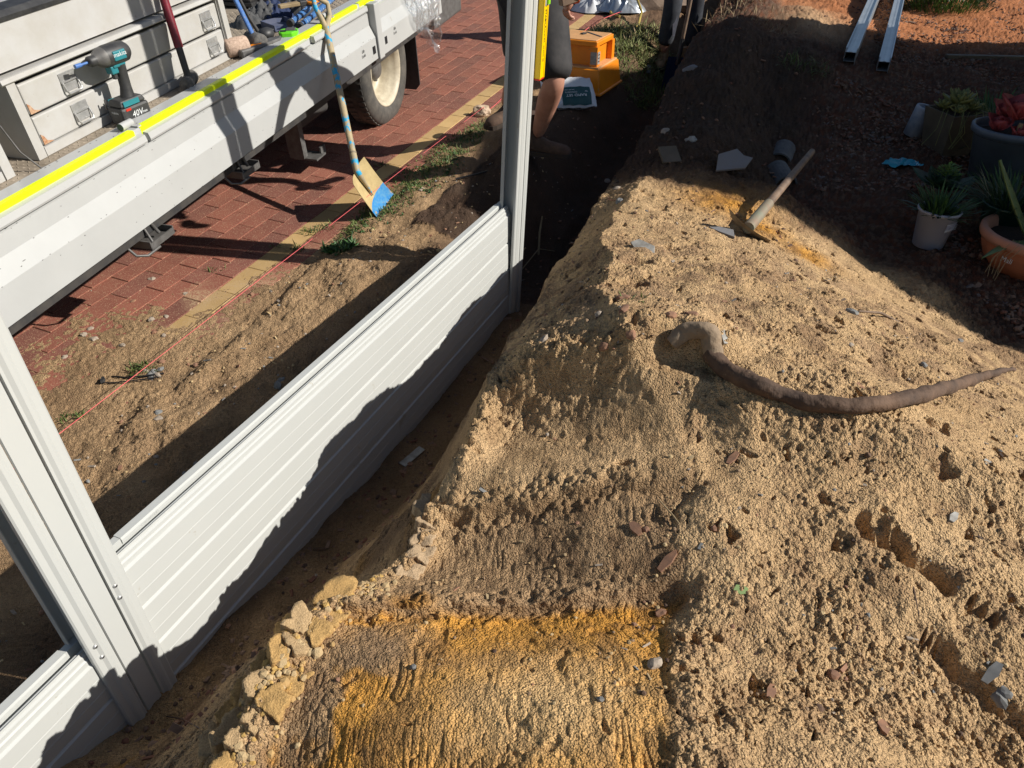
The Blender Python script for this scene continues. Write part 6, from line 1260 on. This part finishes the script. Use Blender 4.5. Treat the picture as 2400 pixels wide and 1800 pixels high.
P1 = dict(ankR=(.165, 4.80, -1.47), kneeR=(.255, 4.52, -1.06), hipR=(.20, 4.78, -.66), ankL=(-.045, 5.28, -1.40), kneeL=(.05, 4.98, -1.04), hipL=(.02, 4.92, -.64), pel=(.11, 4.87, -.58), belly=(.12, 4.66, -.38), chest=(.12, 4.38, -.20), neck=(.12, 4.18, -.06), head=(.12, 4.08, .03), crown=(.12, 4.02, .12), shR=(.30, 4.30, -.13), elR=(.44, 4.36, -.40), wrR=(.335, 4.32, -.57), shL=(-.06, 4.30, -.13), elL=(-.12, 4.02, -.30), wrL=(.06, 3.80, -.36), look=(.15, 3.6, -.6))
P1 = {k_: tuple(c_ * .935 for c_ in v_) for k_, v_ in P1.items()}
t, V, iv = person('worker in dusty black shorts and brown boots holding the yellow level at the far fence post', P1, dict(skin=M['skin'], bottom=M['short'], long=False), M['straw'])
t['label'] = 'worker in dusty black shorts and brown boots bending behind the far fence post'
zR = gz(.17, 4.80) ; 
boot_mesh(t, iv @ Vector((.165, 4.485, -1.472)), (.95, -.30), .28, .235, M['boot'], M['sole'])
boot_mesh(t, iv @ Vector((-.03, 4.955, -1.405)), (-.65, -.76), .27, .19, M['boot'], M['sole'], pitch=R(4))
b = MB(); b.tube([iv @ (Vector((.345, 4.34, -.54)) * .935), iv @ (Vector((.325, 4.30, -.60)) * .935)], [.036, .034], 12); b.build('cuff', M['tape_hi'], t)
tm2 = thing('timber_stake', 'short pale timber stake gripped at the top of the picture beside the shorts', 'timber', Matrix.Translation((.337, 3.98, -.58))); b = MB(); b.box((.10, .05, .03), (.36, .045, .035), M=Matrix.Rotation(R(25), 4, 'Z') @ Matrix.Rotation(R(-12), 4, 'Y'), bev=.003); b.build('stake', M['wood'], tm2)
def gy(x, y): return gz(x, y)
aL = Vector((1.41, 7.27, 0)); aR = Vector((1.72, 7.50, 0)); aL.z = gz(aL.x, aL.y) + .10; aR.z = gz(aR.x, aR.y) + .10; b0 = (aL + aR) / 2
P2 = dict(ankL=aR, ankR=aL, kneeR=aL + Vector((.03, -.06, .40)), kneeL=aR + Vector((-.02, -.03, .40)), hipR=b0 + Vector((-.09, .0, .82)), hipL=b0 + Vector((.10, .03, .82)), pel=b0 + Vector((0, .03, .92)), belly=b0 + Vector((0, 0, 1.08)), chest=b0 + Vector((0, -.10, 1.30)), neck=b0 + Vector((0, -.18, 1.50)), head=b0 + Vector((0, -.23, 1.62)), crown=b0 + Vector((0, -.23, 1.72)), shR=b0 + Vector((-.19, -.13, 1.38)), elR=b0 + Vector((-.24, -.30, 1.14)), wrR=b0 + Vector((-.03, -.45, 1.04)), shL=b0 + Vector((.19, -.13, 1.38)), elL=b0 + Vector((.24, -.28, 1.12)), wrL=b0 + Vector((.02, -.46, .86)), look=b0 + Vector((-.1, -1.3, .5)))
t, V, iv = person('distant worker in dark ripped trousers and tan boots digging with a dark shovel', P2, dict(skin=M['skin'], bottom=M['jean'], long=True), M['straw'])
boot_mesh(t, iv @ (aL - Vector((0, 0, .10))), (-.35, -.94), .28, .16, M['boot2'], M['sole'], True)
boot_mesh(t, iv @ (aR - Vector((0, 0, .10))), (.80, -.60), .28, .16, M['boot2'], M['sole'], True)
b = MB(); chip_mb(.16, .022, .01, 4, Matrix.Translation(iv @ (aL + Vector((.06, -.10, .28)))) @ Matrix.Rotation(R(88), 4, 'X'), b); b.build('trouser_rip', M['shirt'], t)
F2 = Vector((1.44, 6.84, 0)); F2.z = gz(F2.x, F2.y) - .02; T2 = b0 + Vector((0, -.46, 1.05)); ax = (T2 - F2).normalized(); s_ = Vector((1, .2, 0)); s_ = (s_ - ax * s_.dot(ax)).normalized(); n_ = s_.cross(ax); MS2 = Matrix((s_, ax, n_)).transposed().to_4x4(); MS2.translation = F2
t = thing('digging_shovel', 'dark navy square shovel with a wooden shaft held by the distant worker', 'shovel', MS2)
vs = []; fs = []; n = 8
for k in (0, 1):
    for i in range(n + 1):
        for j in range(n + 1): u = i / n * 2 - 1; v = j / n; vs.append((u * (.115 - .012 * v), v * .30, .03 * u * u + .02 * (v - .5) ** 2 - .003 * k))
for k in range(2):
    for i in range(n):
        for j in range(n): fs.append((k * 81 + i * 9 + j, k * 81 + (i + 1) * 9 + j, k * 81 + (i + 1) * 9 + j + 1, k * 81 + i * 9 + j + 1))
b = MB(); b.add(vs, fs, True); b.build('blade', M['navy'], t); b = MB(); b.tube([(0, .24, .01), (0, .36, .02), (0, .45, .02)], [.02, .02, .018], 10); b.build('socket', M['blackm'], t); b = MB(); b.tube([(0, .42, .02), (0, 1.30, .02)], .016, 10); b.build('shaft', M['wood'], t)
# ------------------------------------------------------------------ unseen caster added at right, outline shaped to the shade across the dig
hs = thing('shade_caster', 'unseen block added beside the garden bed, outlined to cast shade over the dig', 'shade_caster', Matrix.Translation((5.2, 4.2, -1.6)))
b = MB(); P_ = [(2.0, -.6), (6.76, -.6), (6.76, .68), (6.2, 1.2), (5.13, 1.79), (4.45, 2.10), (3.12, 2.10), (3.02, 1.68), (2.92, 1.53), (2.86, 1.25), (2.79, .89), (2.67, .70), (2.46, .58), (2.32, .46), (2.16, .30), (2.0, .05)]; NP = len(P_)
D_ = 5.0
b.add([(0, y - 4.2, z + 1.6) for y, z in P_] + [(D_, y - 4.2, z + 1.6) for y, z in P_], [tuple(range(NP)), tuple(range(2 * NP - 1, NP - 1, -1))] + [(i, (i + 1) % NP, NP + (i + 1) % NP, NP + i) for i in range(NP)])
b.build('wall', M['render'], hs)
for (y0, z0), (y1, z1) in zip(P_[2:-1], P_[3:]):
    b = MB(); b.add([(x, y - 4.2, z + 1.6 + dz) for x in (-.02, D_) for (y, z) in ((y0, z0), (y1, z1)) for dz in (.004, .05)], [(0, 1, 3, 2), (4, 6, 7, 5), (0, 4, 5, 1), (2, 3, 7, 6), (0, 2, 6, 4), (1, 5, 7, 3)]); b.build('caster_top', M['caster_top'], hs)
